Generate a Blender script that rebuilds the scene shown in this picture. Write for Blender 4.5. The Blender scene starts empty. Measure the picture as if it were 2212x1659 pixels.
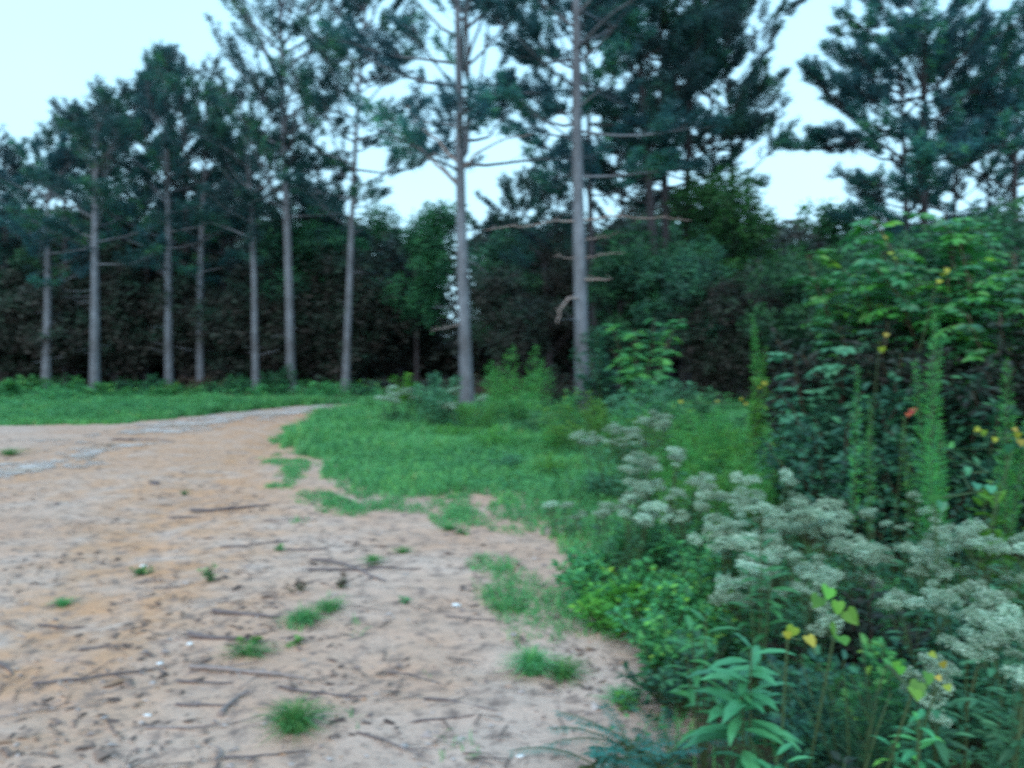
import bpy, math
import numpy as np
from math import radians as R_, pi, sin, cos
from mathutils import Matrix

# ------------------------------------------------------------------ camera, world, light
sc = bpy.context.scene
C = sc.collection
TH = math.atan(69/1700.0)
CAMZ = 1.6
cam_d = bpy.data.cameras.new('camera'); cam = bpy.data.objects.new('camera', cam_d); C.objects.link(cam)
cam.location = (0, 0, CAMZ); cam.rotation_euler = (pi/2 - TH, 0, 0)
cam_d.sensor_width = 36; cam_d.lens = 36*1700/2212.0
cam_d.clip_start = 0.05; cam_d.clip_end = 2000
cam_d.dof.use_dof = True            # hand-held phone that focused too near: all is a little soft
cam_d.dof.focus_distance = 0.55
cam_d.dof.aperture_fstop = 9.5
cam_d.dof.aperture_ratio = 0.62
sc.camera = cam

w = bpy.data.worlds.new('World'); sc.world = w; w.use_nodes = True
nt = w.node_tree; nt.nodes.clear()
out = nt.nodes.new('ShaderNodeOutputWorld'); bg = nt.nodes.new('ShaderNodeBackground')
sky = nt.nodes.new('ShaderNodeTexSky'); sky.sky_type = 'NISHITA'; sky.sun_disc = False
SUN_EL, SUN_ROT = R_(38), R_(200)
sky.sun_elevation = SUN_EL; sky.sun_rotation = SUN_ROT; sky.dust_density = 3
mixn = nt.nodes.new('ShaderNodeMix'); mixn.data_type = 'RGBA'; mixn.inputs[0].default_value = 0.86
tc = nt.nodes.new('ShaderNodeTexCoord'); sep = nt.nodes.new('ShaderNodeSeparateXYZ')
rmp = nt.nodes.new('ShaderNodeValToRGB')
rmp.color_ramp.elements[0].position = 0.0; rmp.color_ramp.elements[0].color = (0.57, 0.94, 1.14, 1)
rmp.color_ramp.elements[1].position = 0.75; rmp.color_ramp.elements[1].color = (0.38, 0.78, 1.10, 1)
cln = nt.nodes.new('ShaderNodeTexNoise'); cln.inputs['Scale'].default_value = 1.6; cln.inputs['Detail'].default_value = 4
clm = nt.nodes.new('ShaderNodeMix'); clm.data_type = 'RGBA'; clm.blend_type = 'MULTIPLY'; clm.inputs[0].default_value = 0.30
sc10 = nt.nodes.new('ShaderNodeVectorMath'); sc10.operation = 'SCALE'; sc10.inputs[3].default_value = 12.0
nt.links.new(tc.outputs['Generated'], sep.inputs[0]); nt.links.new(sep.outputs['Z'], rmp.inputs[0])
nt.links.new(tc.outputs['Generated'], cln.inputs['Vector'])
nt.links.new(rmp.outputs[0], clm.inputs[6]); nt.links.new(cln.outputs[0], clm.inputs[7])
nt.links.new(clm.outputs[2], sc10.inputs[0])
nt.links.new(sky.outputs[0], mixn.inputs[6]); nt.links.new(sc10.outputs[0], mixn.inputs[7])
nt.links.new(mixn.outputs[2], bg.inputs[0]); bg.inputs[1].default_value = 0.10
nt.links.new(bg.outputs[0], out.inputs[0])

sd = bpy.data.lights.new('sun', 'SUN'); so = bpy.data.objects.new('sun', sd); C.objects.link(so)
sd.energy = 1.5; sd.angle = R_(70); sd.color = (1.0, 0.84, 0.74)
so.rotation_euler = (pi/2 - SUN_EL, 0, pi - SUN_ROT)
so.location = (0, 0, 60)

sc.view_settings.view_transform = 'Standard'; sc.view_settings.look = 'None'
sc.view_settings.exposure = 0.66; sc.view_settings.gamma = 1.0
sc.cycles.max_bounces = 5; sc.cycles.diffuse_bounces = 3; sc.cycles.glossy_bounces = 2
sc.cycles.transmission_bounces = 3; sc.cycles.caustics_reflective = False; sc.cycles.caustics_refractive = False

# ------------------------------------------------------------------ helpers
def P(px, py, d):
    u = (px-1106)/1700; v = (829.5-py)/1700
    t = d/(cos(TH)+v*sin(TH))
    return np.array([t*u, d, CAMZ + t*(-sin(TH)+v*cos(TH))])
def G(px, py):
    u = (px-1106)/1700; v = (829.5-py)/1700
    t = -CAMZ/(-sin(TH)+v*cos(TH))
    return (t*u, t*(cos(TH)+v*sin(TH)))
def XD(px, d): return (px-1106)/1700*d

_h = np.random.RandomState(5).rand(256, 256)
def vnoise(x, y, s, o=0):
    x = np.asarray(x, float)/s + 37.3 + o*11.7; y = np.asarray(y, float)/s + 91.1 + o*5.3
    xi = np.floor(x).astype(int); yi = np.floor(y).astype(int); fx = x-xi; fy = y-yi
    fx = fx*fx*(3-2*fx); fy = fy*fy*(3-2*fy)
    g = lambda a, b: _h[a % 256, b % 256]
    return (g(xi, yi)*(1-fx)+g(xi+1, yi)*fx)*(1-fy) + (g(xi, yi+1)*(1-fx)+g(xi+1, yi+1)*fx)*fy
def fbm(x, y, s, o=0, n=3):
    a = 0; w_ = 0
    for i in range(n):
        k = 0.5**i; a = a + k*vnoise(x, y, s*k, o+i); w_ += k
    return a/w_
def inpoly(x, y, poly):
    x = np.asarray(x, float); y = np.asarray(y, float); r = np.zeros(x.shape, bool); n = len(poly)
    for i in range(n):
        x1, y1 = poly[i]; x2, y2 = poly[(i+1) % n]
        if y1 == y2: continue
        c = ((y1 > y) != (y2 > y)) & (x < (x2-x1)*(y-y1)/(y2-y1)+x1)
        r ^= c
    return r
def dline(x, y, pts):
    x = np.asarray(x, float); y = np.asarray(y, float); d = np.full(x.shape, 1e9)
    for (x1, y1), (x2, y2) in zip(pts[:-1], pts[1:]):
        L = (x2-x1)**2+(y2-y1)**2
        t = np.clip(((x-x1)*(x2-x1)+(y-y1)*(y2-y1))/L, 0, 1)
        d = np.minimum(d, np.hypot(x-x1-t*(x2-x1), y-y1-t*(y2-y1)))
    return d

BARE = [(-60, 17.0)] + [G(*p) for p in [(-500, 925), (0, 917), (250, 915), (430, 900), (590, 884), (700, 874), (790, 872), (775, 886),
        (690, 908), (640, 940), (596, 962), (640, 985), (690, 1010), (680, 1035), (700, 1062), (790, 1102), (900, 1096), (1000, 1072),
        (1050, 1078), (1090, 1130), (1180, 1182), (1222, 1250), (1228, 1330), (1330, 1375), (1425, 1430), (1445, 1500), (1350, 1560),
        (1300, 1650), (1280, 1850)]] + [(0.6, 0.5), (1.0, -30), (-60, -30)]
RUT1 = [G(*p) for p in [(-300, 1600), (0, 1420), (180, 1320), (330, 1150), (480, 1020), (640, 930), (720, 890)]]
RUT2 = [G(*p) for p in [(-500, 1150), (-100, 1060), (200, 985), (420, 930), (640, 890)]]
GRAV = [G(*p) for p in [(-200, 1035), (0, 1018), (110, 998), (190, 975), (200, 950), (330, 928), (480, 908), (600, 893), (690, 882)]]

def gh(x, y):
    x = np.asarray(x, float); y = np.asarray(y, float)
    z = 0.10*(fbm(x, y, 6.0, 1)-0.5)
    z = z - 0.035*np.exp(-(dline(x, y, RUT1)/0.35)**2)
    z = z + 0.02*(fbm(x, y, 0.6, 4)-0.5)
    return z

MATS = {}
def new_mat(name):
    m = bpy.data.materials.new(name); m.use_nodes = True; MATS[name] = m
    t = m.node_tree; b = t.nodes['Principled BSDF']
    return m, t, b
def ramp(t, cols, pos=None):
    r = t.nodes.new('ShaderNodeValToRGB'); e = r.color_ramp.elements
    n = len(cols); pos = pos or [i/(n-1) for i in range(n)]
    while len(e) < n: e.new(0.5)
    for i, c in enumerate(cols): e[i].position = pos[i]; e[i].color = (*c, 1)
    return r
def leaf_mat(name, cols, pos=None, transl=0.22, rough=0.55, spec=0.35):
    m, t, b = new_mat(name)
    at = t.nodes.new('ShaderNodeAttribute'); at.attribute_name = 'rnd'
    r = ramp(t, cols, pos); t.links.new(at.outputs['Fac'], r.inputs[0])
    oi = t.nodes.new('ShaderNodeObjectInfo')
    hs = t.nodes.new('ShaderNodeHueSaturation')
    mr = t.nodes.new('ShaderNodeMapRange'); mr.inputs[3].default_value = 0.75; mr.inputs[4].default_value = 1.3
    t.links.new(oi.outputs['Random'], mr.inputs[0]); t.links.new(mr.outputs[0], hs.inputs['Value'])
    mr2 = t.nodes.new('ShaderNodeMapRange'); mr2.inputs[3].default_value = 0.485; mr2.inputs[4].default_value = 0.52
    t.links.new(oi.outputs['Random'], mr2.inputs[0]); t.links.new(mr2.outputs[0], hs.inputs['Hue'])
    t.links.new(r.outputs[0], hs.inputs['Color']); t.links.new(hs.outputs[0], b.inputs['Base Color'])
    b.inputs['Roughness'].default_value = rough; b.inputs['Specular IOR Level'].default_value = spec
    tr = t.nodes.new('ShaderNodeBsdfTranslucent'); t.links.new(hs.outputs[0], tr.inputs[0])
    mx = t.nodes.new('ShaderNodeMixShader'); mx.inputs[0].default_value = transl
    t.links.new(b.outputs[0], mx.inputs[1]); t.links.new(tr.outputs[0], mx.inputs[2])
    t.links.new(mx.outputs[0], t.nodes['Material Output'].inputs[0])
    return m
def bark_mat(name, cols, sx=14, sz=3, bump=0.5):
    m, t, b = new_mat(name)
    tc_ = t.nodes.new('ShaderNodeTexCoord'); mp = t.nodes.new('ShaderNodeMapping')
    mp.inputs['Scale'].default_value = (sx, sx, sz); t.links.new(tc_.outputs['Object'], mp.inputs[0])
    v = t.nodes.new('ShaderNodeTexVoronoi'); v.inputs['Scale'].default_value = 1.0
    n = t.nodes.new('ShaderNodeTexNoise'); n.inputs['Scale'].default_value = 1.3; n.inputs['Detail'].default_value = 6
    t.links.new(mp.outputs[0], v.inputs['Vector']); t.links.new(mp.outputs[0], n.inputs['Vector'])
    ad = t.nodes.new('ShaderNodeMath'); ad.operation = 'MULTIPLY_ADD'; ad.inputs[1].default_value = 0.45
    t.links.new(v.outputs['Distance'], ad.inputs[0]); 
    sb = t.nodes.new('ShaderNodeMath'); sb.operation = 'SUBTRACT'; sb.inputs[1].default_value = 0.12
    t.links.new(n.outputs[0], sb.inputs[0]); t.links.new(sb.outputs[0], ad.inputs[2])
    r = ramp(t, cols); t.links.new(ad.outputs[0], r.inputs[0])
    n2 = t.nodes.new('ShaderNodeTexNoise'); n2.inputs['Scale'].default_value = 0.8; t.links.new(tc_.outputs['Object'], n2.inputs['Vector'])
    m2 = t.nodes.new('ShaderNodeMix'); m2.data_type = 'RGBA'; m2.blend_type = 'MULTIPLY'; m2.inputs[0].default_value = 0.95
    r2 = ramp(t, [(0.6, 0.55, 0.55), (1.2, 1.2, 1.25)], [0.35, 0.65]); t.links.new(n2.outputs[0], r2.inputs[0])
    t.links.new(r.outputs[0], m2.inputs[6]); t.links.new(r2.outputs[0], m2.inputs[7]); t.links.new(m2.outputs[2], b.inputs['Base Color'])
    bp = t.nodes.new('ShaderNodeBump'); bp.inputs['Strength'].default_value = bump; bp.inputs['Distance'].default_value = 0.03
    t.links.new(ad.outputs[0], bp.inputs['Height']); t.links.new(bp.outputs[0], b.inputs['Normal'])
    b.inputs['Roughness'].default_value = 0.9
    return m

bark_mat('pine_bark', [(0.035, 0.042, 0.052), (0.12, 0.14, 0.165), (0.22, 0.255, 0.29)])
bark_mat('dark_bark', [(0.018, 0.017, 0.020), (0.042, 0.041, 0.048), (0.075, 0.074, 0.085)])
bark_mat('dead_wood', [(0.13, 0.11, 0.105), (0.27, 0.225, 0.21), (0.36, 0.31, 0.29)], 60, 60)
bark_mat('dark_wood', [(0.07, 0.06, 0.06), (0.15, 0.125, 0.125), (0.24, 0.205, 0.205)], 60, 60)
leaf_mat('stem_green', [(0.05, 0.10, 0.04), (0.09, 0.13, 0.06)])
leaf_mat('stem_brown', [(0.06, 0.05, 0.035), (0.11, 0.08, 0.055)])
leaf_mat('needles', [(0.014, 0.06, 0.075), (0.022, 0.115, 0.13), (0.034, 0.175, 0.12), (0.06, 0.25, 0.07)], [0, .45, .85, 1], 0.15)
leaf_mat('needles_dark', [(0.014, 0.045, 0.055), (0.02, 0.082, 0.085), (0.03, 0.135, 0.085)], None, 0.12)
leaf_mat('leaf_wood', [(0.018, 0.055, 0.042), (0.03, 0.12, 0.07), (0.055, 0.22, 0.08)], None, 0.18)
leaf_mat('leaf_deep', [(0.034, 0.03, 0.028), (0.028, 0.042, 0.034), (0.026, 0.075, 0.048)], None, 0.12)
leaf_mat('leaf_brown', [(0.06, 0.042, 0.034), (0.09, 0.062, 0.05), (0.075, 0.075, 0.045)], None, 0.1)
leaf_mat('leaf_weed', [(0.035, 0.16, 0.07), (0.06, 0.30, 0.10), (0.12, 0.40, 0.09), (0.24, 0.46, 0.06)], [0, .5, .85, 1])
leaf_mat('leaf_teal', [(0.04, 0.13, 0.07), (0.06, 0.22, 0.105), (0.10, 0.29, 0.14)])
leaf_mat('leaf_lime', [(0.05, 0.20, 0.04), (0.085, 0.28, 0.04), (0.14, 0.34, 0.035)])
leaf_mat('leaf_sumac', [(0.03, 0.13, 0.08), (0.045, 0.24, 0.09), (0.08, 0.38, 0.04), (0.22, 0.48, 0.03)], [0, .45, .9, 1], 0.25, 0.4, 0.5)
leaf_mat('leaf_yellow', [(0.16, 0.26, 0.03), (0.30, 0.32, 0.03), (0.33, 0.25, 0.05)])
leaf_mat('leaf_red', [(0.4, 0.03, 0.04), (0.45, 0.08, 0.06)])
leaf_mat('leaf_lance', [(0.025, 0.13, 0.055), (0.045, 0.22, 0.08), (0.07, 0.29, 0.10)], None, 0.15, 0.4, 0.5)
leaf_mat('leaf_dome', [(0.02, 0.08, 0.045), (0.035, 0.17, 0.065), (0.06, 0.27, 0.07)])
leaf_mat('leaf_heart', [(0.03, 0.17, 0.09), (0.05, 0.24, 0.12), (0.08, 0.30, 0.06)], None, 0.2, 0.35, 0.6)
leaf_mat('grass_blade', [(0.05, 0.18, 0.07), (0.085, 0.33, 0.10), (0.17, 0.42, 0.09), (0.36, 0.38, 0.16)], [0, .5, .92, 1])
leaf_mat('feathery', [(0.04, 0.22, 0.07), (0.08, 0.36, 0.09), (0.16, 0.46, 0.07)])
leaf_mat('floret', [(0.20, 0.35, 0.24), (0.30, 0.46, 0.34), (0.46, 0.60, 0.49)], None, 0.2, 0.8, 0.1)
leaf_mat('frond', [(0.02, 0.13, 0.11), (0.035, 0.20, 0.16)])
leaf_mat('chips', [(0.08, 0.062, 0.058), (0.15, 0.115, 0.105), (0.22, 0.165, 0.14), (0.28, 0.18, 0.12)], None, 0.0, 0.9, 0.1)
leaf_mat('pebbles', [(0.2, 0.16, 0.15), (0.32, 0.27, 0.26), (0.5, 0.47, 0.47), (0.4, 0.26, 0.16)], None, 0.0, 0.9, 0.2)
m, t, b = new_mat('quartz'); b.inputs['Roughness'].default_value = 0.5
n = t.nodes.new('ShaderNodeTexNoise'); n.inputs['Scale'].default_value = 30
r = ramp(t, [(0.5, 0.52, 0.55), (0.85, 0.88, 0.9)], [.35, .65]); t.links.new(n.outputs[0], r.inputs[0]); t.links.new(r.outputs[0], b.inputs['Base Color'])

class MB:
    def __init__(s): s.v = []; s.f = []; s.r = []; s.n = 0
    def add(s, v, f, r):
        v = np.asarray(v, float).reshape(-1, 3); f = np.asarray(f, int)
        s.v.append(v); s.f.append(f + s.n); s.n += len(v)
        s.r.append(np.broadcast_to(np.asarray(r, float), (len(v),)) if np.ndim(r) < 2 else r)
        return s
    def mesh(s, name, mat, smooth=False):
        me = bpy.data.meshes.new(name)
        if s.n:
            V = np.concatenate(s.v); me.vertices.add(len(V)); me.vertices.foreach_set('co', V.ravel())
            lv = np.concatenate([f.ravel() for f in s.f]); cnt = np.concatenate([np.full(len(f), f.shape[1]) for f in s.f])
            st = np.concatenate([[0], np.cumsum(cnt)[:-1]])
            me.loops.add(len(lv)); me.loops.foreach_set('vertex_index', lv.astype(np.int32))
            me.polygons.add(len(cnt)); me.polygons.foreach_set('loop_start', st.astype(np.int32))
            a = me.attributes.new('rnd', 'FLOAT', 'POINT'); a.data.foreach_set('value', np.concatenate(s.r).astype(np.float32))
            me.update(calc_edges=True)
            me.polygons.foreach_set('use_smooth', np.full(len(cnt), smooth))
        me.materials.append(MATS[mat]); return me
    def obj(s, name, mat, parent=None, smooth=False):
        o = bpy.data.objects.new(name, s.mesh(name, mat, smooth)); C.objects.link(o)
        if parent is not None: o.parent = parent
        return o

def tag(o, label=None, cat=None, group=None, kind=None):
    if label: o['label'] = label
    if cat: o['category'] = cat
    if group: o['group'] = group
    if kind: o['kind'] = kind
    return o
def empty(name, loc=(0, 0, 0), rz=0, s=1):
    o = bpy.data.objects.new(name, None); C.objects.link(o); o.location = loc; o.rotation_euler = (0, 0, rz); o.scale = (s, s, s)
    o.empty_display_size = 0.2
    return o
def copy_tree(o, parent=None):
    c = o.copy(); C.objects.link(c)
    if parent is not None: c.parent = parent
    for ch in [q for q in KIDS.get(o.name, [])]: 
        copy_tree(ch, c) if ch.name in KIDS else _cp(ch, c)
    return c
def _cp(ch, c):
    k = ch.copy(); C.objects.link(k); k.parent = c
KIDS = {}
def kid(root, o): KIDS.setdefault(root.name, []).append(o); return o

def nrm(a): return a/np.maximum(np.linalg.norm(a, axis=-1, keepdims=True), 1e-9)
def frames(d, up, roll=None):
    """rows: local x, y(along d), z for every instance"""
    d = nrm(d); x = nrm(np.cross(d, up)+1e-6); z = np.cross(x, d)
    if roll is not None:
        c = np.cos(roll)[:, None]; s = np.sin(roll)[:, None]; x, z = x*c+z*s, z*c-x*s
    return np.stack([x, d, z], 1)
def scatter(mb, pv, pf, F, pos, scale, rnd):
    pv = np.asarray(pv, float); pf = np.asarray(pf, int); N = len(pos)
    if N == 0: return
    scale = np.broadcast_to(np.asarray(scale, float), (N,))
    V = pos[:, None, :] + scale[:, None, None]*np.einsum('kj,njc->nkc', pv, F)
    Fc = pf[None]+(np.arange(N)*len(pv))[:, None, None]
    mb.add(V.reshape(-1, 3), Fc.reshape(-1, pf.shape[1]), np.repeat(np.clip(rnd, 0, 1), len(pv)))
def tube(mb, pts, rads, sides=6, rnd=0.5, cap=True):
    pts = np.asarray(pts, float); n = len(pts); rads = np.broadcast_to(rads, (n,))
    T = np.gradient(pts, axis=0); T = nrm(T)
    ref = np.array([0, 0, 1.0]) if abs(T[0][2]) < 0.9 else np.array([1.0, 0, 0])
    x = nrm(np.cross(T, ref)); y = np.cross(T, x)
    a = np.arange(sides)*2*pi/sides
    V = pts[:, None]+rads[:, None, None]*(np.cos(a)[None, :, None]*x[:, None]+np.sin(a)[None, :, None]*y[:, None])
    i = np.arange(n-1)[:, None]*sides; j = np.arange(sides)[None]; k = (j+1) % sides
    Fq = np.stack([i+j, i+k, i+sides+k, i+sides+j], -1).reshape(-1, 4)
    mb.add(V.reshape(-1, 3), Fq, rnd)
    if cap and sides > 3:
        e = n-1
        mb.add(np.concatenate([V[e], pts[e:e+1]]), [[q, (q+1) % sides, sides] for q in range(sides)], rnd)
        mb.add(np.concatenate([V[0], pts[0:1]]), [[(q+1) % sides, q, sides] for q in range(sides)], rnd)

NEEDLE = ([(-.5, 0, 0), (.5, 0, 0), (0, 1, 0)], [(0, 1, 2)])
def leafp(w_, fold=0.08, droop=0.06):
    return ([(0, 0, 0), (w_*.5, .35, fold), (w_*.38, .72, fold-droop), (0, 1, -droop*2), (-w_*.38, .72, fold-droop), (-w_*.5, .35, fold), (0, .4, 0)],
            [(0, 1, 6), (1, 2, 6), (2, 3, 6), (3, 4, 6), (4, 5, 6), (5, 0, 6)])
def rhomb(w_): return ([(0, 0, 0), (w_*.5, .45, .05), (0, 1, 0), (-w_*.5, .45, .05)], [(0, 1, 2), (0, 2, 3)])
HEART = ([(0, 0, 0), (.3, -.16, .05), (.52, .05, .07), (.46, .4, .05), (.22, .75, 0), (0, 1.0, -.08), (-.22, .75, 0), (-.46, .4, .05), (-.52, .05, .07), (-.3, -.16, .05), (0, .35, 0)],
         [(i, (i+1) % 10, 10) for i in range(10)])
def rdir(rng, n):
    v = rng.normal(size=(n, 3)); return nrm(v)

# ------------------------------------------------------------------ tree generators
def trunk_path(H, lean, wig, rng, n=16):
    t = np.linspace(0, 1, n); a, b2 = rng.uniform(0, 6.28, 2)
    x = lean[0]*t**1.2 + wig*np.sin(t*5+a)*t*(1-t*.3); y = lean[1]*t + wig*np.sin(t*4+b2)*t
    return np.stack([x, y, t*(H+.25)-.25], 1)
def at_z(path, z):
    return np.array([np.interp(z, path[:, 2], path[:, 0]), np.interp(z, path[:, 2], path[:, 1]), z])

PROF = {
 'cone': ([0, .15, .5, .85, 1], [.75, 1, .8, .45, .15]),
 'round': ([0, .2, .5, .8, 1], [.55, .85, 1, .75, .25]),
 'top': ([0, .2, .6, .85, 1], [.6, .8, 1, .8, .35]),
 'column': ([0, .2, .7, .9, 1], [.8, .95, .9, .6, .2]),
}
def pine(name, seed, H, r0, zc, R, prof='round', lean=(0, 0), wig=.12, step=.34, nl=.17, nw=.03, dens=1.0, up=(0, 50), fork=None,
         upsweep=0, dead=8, deadL=.9, mat='needles', bark='pine_bark', loc=(0, 0, 0), rz=0, bare_dir=None, gap=0.12, tuft=9):
    rng = np.random.RandomState(seed)
    root = empty(name, loc, rz); nw *= .95; nl *= 1.1; tuft += 5; R *= 1.25; step *= .8; r0 *= .86
    path = trunk_path(H, lean, wig, rng); tb = MB(); nb = MB()
    t = np.linspace(0, 1, len(path)); rad = r0*(1-t)**.7*1.0+.012; rad[0] *= 1.6; rad[1] *= 1.06
    stems = [(path, r0)]
    sides = 12
    if fork:
        zf, sep_ = fork
        top = path.copy(); top = top[path[:, 2] > zf]
        s2 = np.vstack([at_z(path, zf), top + np.array([sep_, 0.12, 0])])
        s2[1:2, 0] -= sep_*.35
        tube(tb, s2, np.linspace(r0*.5, .015, len(s2)), 8)
        stems.append((s2, r0*.6))
    tube(tb, path, rad, sides)
    # limbs
    z = zc; az = rng.uniform(0, 6.28); P_, D_, S_ = [], [], []
    xs, ys = PROF[prof]
    while z < H*.985:
        tt = (z-zc)/(H-zc); z += step*rng.uniform(.5, 1.4)*(1-.45*tt)
        if rng.rand() < gap: az += 2; continue
        az += 2.4+rng.normal()*.4
        pth = stems[rng.randint(len(stems))][0] if z > (fork[0]+.5 if fork else 1e9) else path
        st = at_z(pth, min(z, H*.985))
        L = R*np.interp(tt, xs, ys)*rng.uniform(.65, 1.15)
        e = R_(up[0]+(up[1]-up[0])*tt+rng.normal()*9)
        if upsweep: e += upsweep*(0.5+0.5*cos(az-bare_dir)) if bare_dir is not None else upsweep
        m = 7; s = np.linspace(0, 1, m); pts = [st]
        a_, e_ = az, e
        for k in range(m-1):
            e_ += R_(4)+rng.normal()*.10; a_ += rng.normal()*.13
            pts.append(pts[-1]+L/(m-1)*np.array([cos(a_)*cos(e_), sin(a_)*cos(e_), sin(e_)]))
        pts = np.array(pts); lr = (.011+.0095*L)*(1-.8*s)
        tube(tb, pts, lr, 5)
        nsub = int(4+L*5.5*dens)
        for q in range(nsub):
            ss = rng.uniform(.22, 1)**.8; f = ss*(m-1); i = min(int(f), m-2); p0 = pts[i]+(pts[i+1]-pts[i])*(f-i)
            d = nrm(pts[i+1]-pts[i]); side = nrm(np.cross(d, [0, 0, 1]))*rng.choice([-1, 1])
            dd = nrm(d*rng.uniform(.4, 1.1)+side*rng.uniform(.3, 1)+np.array([0, 0, rng.uniform(-.1, .55)]))
            l2 = (.2+.35*L*(1.15-ss))*rng.uniform(.6, 1.2)
            p1 = p0+dd*l2*.5+rng.normal(size=3)*.03; p2 = p1+(dd+np.array([0, 0, .35]))*l2*.45
            tube(tb, [p0, p1, p2], [.009, .006, .003], 3, cap=False)
            nt_ = max(2, int(l2/.13*dens))
            for g in np.linspace(.55, 1, nt_):
                pp = p0+(p1-p0)*min(1, g*2) if g < .5 else p1+(p2-p1)*(g*2-1)
                P_.append(pp); D_.append(dd+np.array([0, 0, .4]))
        P_.append(pts[-1]); D_.append(pts[-1]-pts[-2])
    # leader tufts
    for zz in np.linspace(H-.5, H, 5): P_.append(at_z(path, zz)); D_.append([0, 0, 1])
    P_ = np.array(P_); D_ = nrm(np.array(D_, float)); n = len(P_)
    cl = np.clip(.45+.3*np.sin(P_[:, 0]*2.3+P_[:, 2]*1.7)+rng.normal(size=n)*.16, 0, 1)
    K = tuft
    Pn = np.repeat(P_, K, 0)+rng.normal(size=(n*K, 3))*.035; Dn = np.repeat(D_, K, 0)*.55+rdir(rng, n*K)
    scatter(nb, np.array(NEEDLE[0])*[nw/nl, 1, 1], NEEDLE[1], frames(Dn, rdir(rng, n*K)), Pn, nl*rng.uniform(.7, 1.2, n*K), np.repeat(cl, K)+rng.normal(size=n*K)*.08)
    # dead stubs under the crown
    for q in range(dead):
        z0 = rng.uniform(zc*.25, zc*1.05); a_ = rng.uniform(0, 6.28); L = deadL*rng.uniform(.3, 1.2)
        e_ = R_(rng.uniform(-15, 20)); st = at_z(path, z0); pts = [st]
        for k in range(4):
            e_ += rng.normal()*.12; a_ += rng.normal()*.15
            pts.append(pts[-1]+L/4*np.array([cos(a_)*cos(e_), sin(a_)*cos(e_), sin(e_)]))
        tube(tb, pts, np.linspace(.016, .004, 5), 4)
        if L > .6:
            for k in (2, 3):
                dv = rdir(rng, 1)[0]*.25; tube(tb, [pts[k], pts[k]+dv*.6, pts[k]+dv], [.006, .004, .002], 3, cap=False)
    kid(root, tb.obj('trunk', bark, root, True)); kid(root, nb.obj('crown', mat, root))
    root['H'] = H
    return root, path

def broadleaf(name, seed, H, R, zc, n_leaf=9000, leaf=.14, lw=.55, mat='leaf_wood', bark='dark_bark', lobes=16, loc=(0, 0, 0), rz=0, r0=.09, open_=.0, flat=1.0, stemmy=3):
    rng = np.random.RandomState(seed); root = empty(name, loc, rz); tb = MB(); nb = MB()
    path = trunk_path(H*.85, (rng.normal()*.3, rng.normal()*.3), .1, rng, 9)
    tube(tb, path, np.linspace(r0*1.1, .015, 9), 7)
    Cn = []; Rn = []
    for i in range(lobes):
        u = rdir(rng, 1)[0]; u[2] = abs(u[2])**.7*np.sign(u[2]); rr = rng.uniform(.35, .82)
        c = np.array([u[0]*R*rr, u[1]*R*rr, (zc+H)/2+u[2]*(H-zc)/2*rr*flat])
        Cn.append(c); Rn.append(R*rng.uniform(.22, .42))
        z0 = max(zc*.5, c[2]-rng.uniform(.5, 1.4)-abs(c[0])*.5); st = at_z(path, min(z0, H*.8))
        mid = (st+c)/2+np.array([0, 0, -.1])+rng.normal(size=3)*.1
        tube(tb, [st, mid, c], [r0*.35, r0*.2, .008], 4)
        for k in range(stemmy):
            e = c+rdir(rng, 1)[0]*Rn[-1]; tube(tb, [c, (c+e)/2+rng.normal(size=3)*.05, e], [.012, .007, .003], 3, cap=False)
    Cn = np.array(Cn); Rn = np.array(Rn); wts = Rn**2/np.sum(Rn**2)
    # leaf clumps inside the lobes
    ncl = n_leaf//14; li = rng.choice(lobes, ncl, p=wts); u = rdir(rng, ncl)
    cp = Cn[li]+u*(Rn[li]*rng.uniform(.35, 1.12, ncl)**.6)[:, None]*[1, 1, .75]
    k = 14; pos = np.repeat(cp, k, 0)+rng.normal(size=(ncl*k, 3))*leaf*.75
    d = rdir(rng, ncl*k)*.9+np.repeat(u, k, 0)*.6+[0, 0, -.15]
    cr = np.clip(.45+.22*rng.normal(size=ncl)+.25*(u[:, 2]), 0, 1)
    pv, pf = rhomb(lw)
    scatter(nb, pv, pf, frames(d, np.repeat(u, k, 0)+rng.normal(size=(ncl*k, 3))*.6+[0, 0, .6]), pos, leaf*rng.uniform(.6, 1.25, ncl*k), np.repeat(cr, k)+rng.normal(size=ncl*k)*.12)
    kid(root, tb.obj('trunk', bark, root, True)); kid(root, nb.obj('crown', mat, root))
    return root

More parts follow.
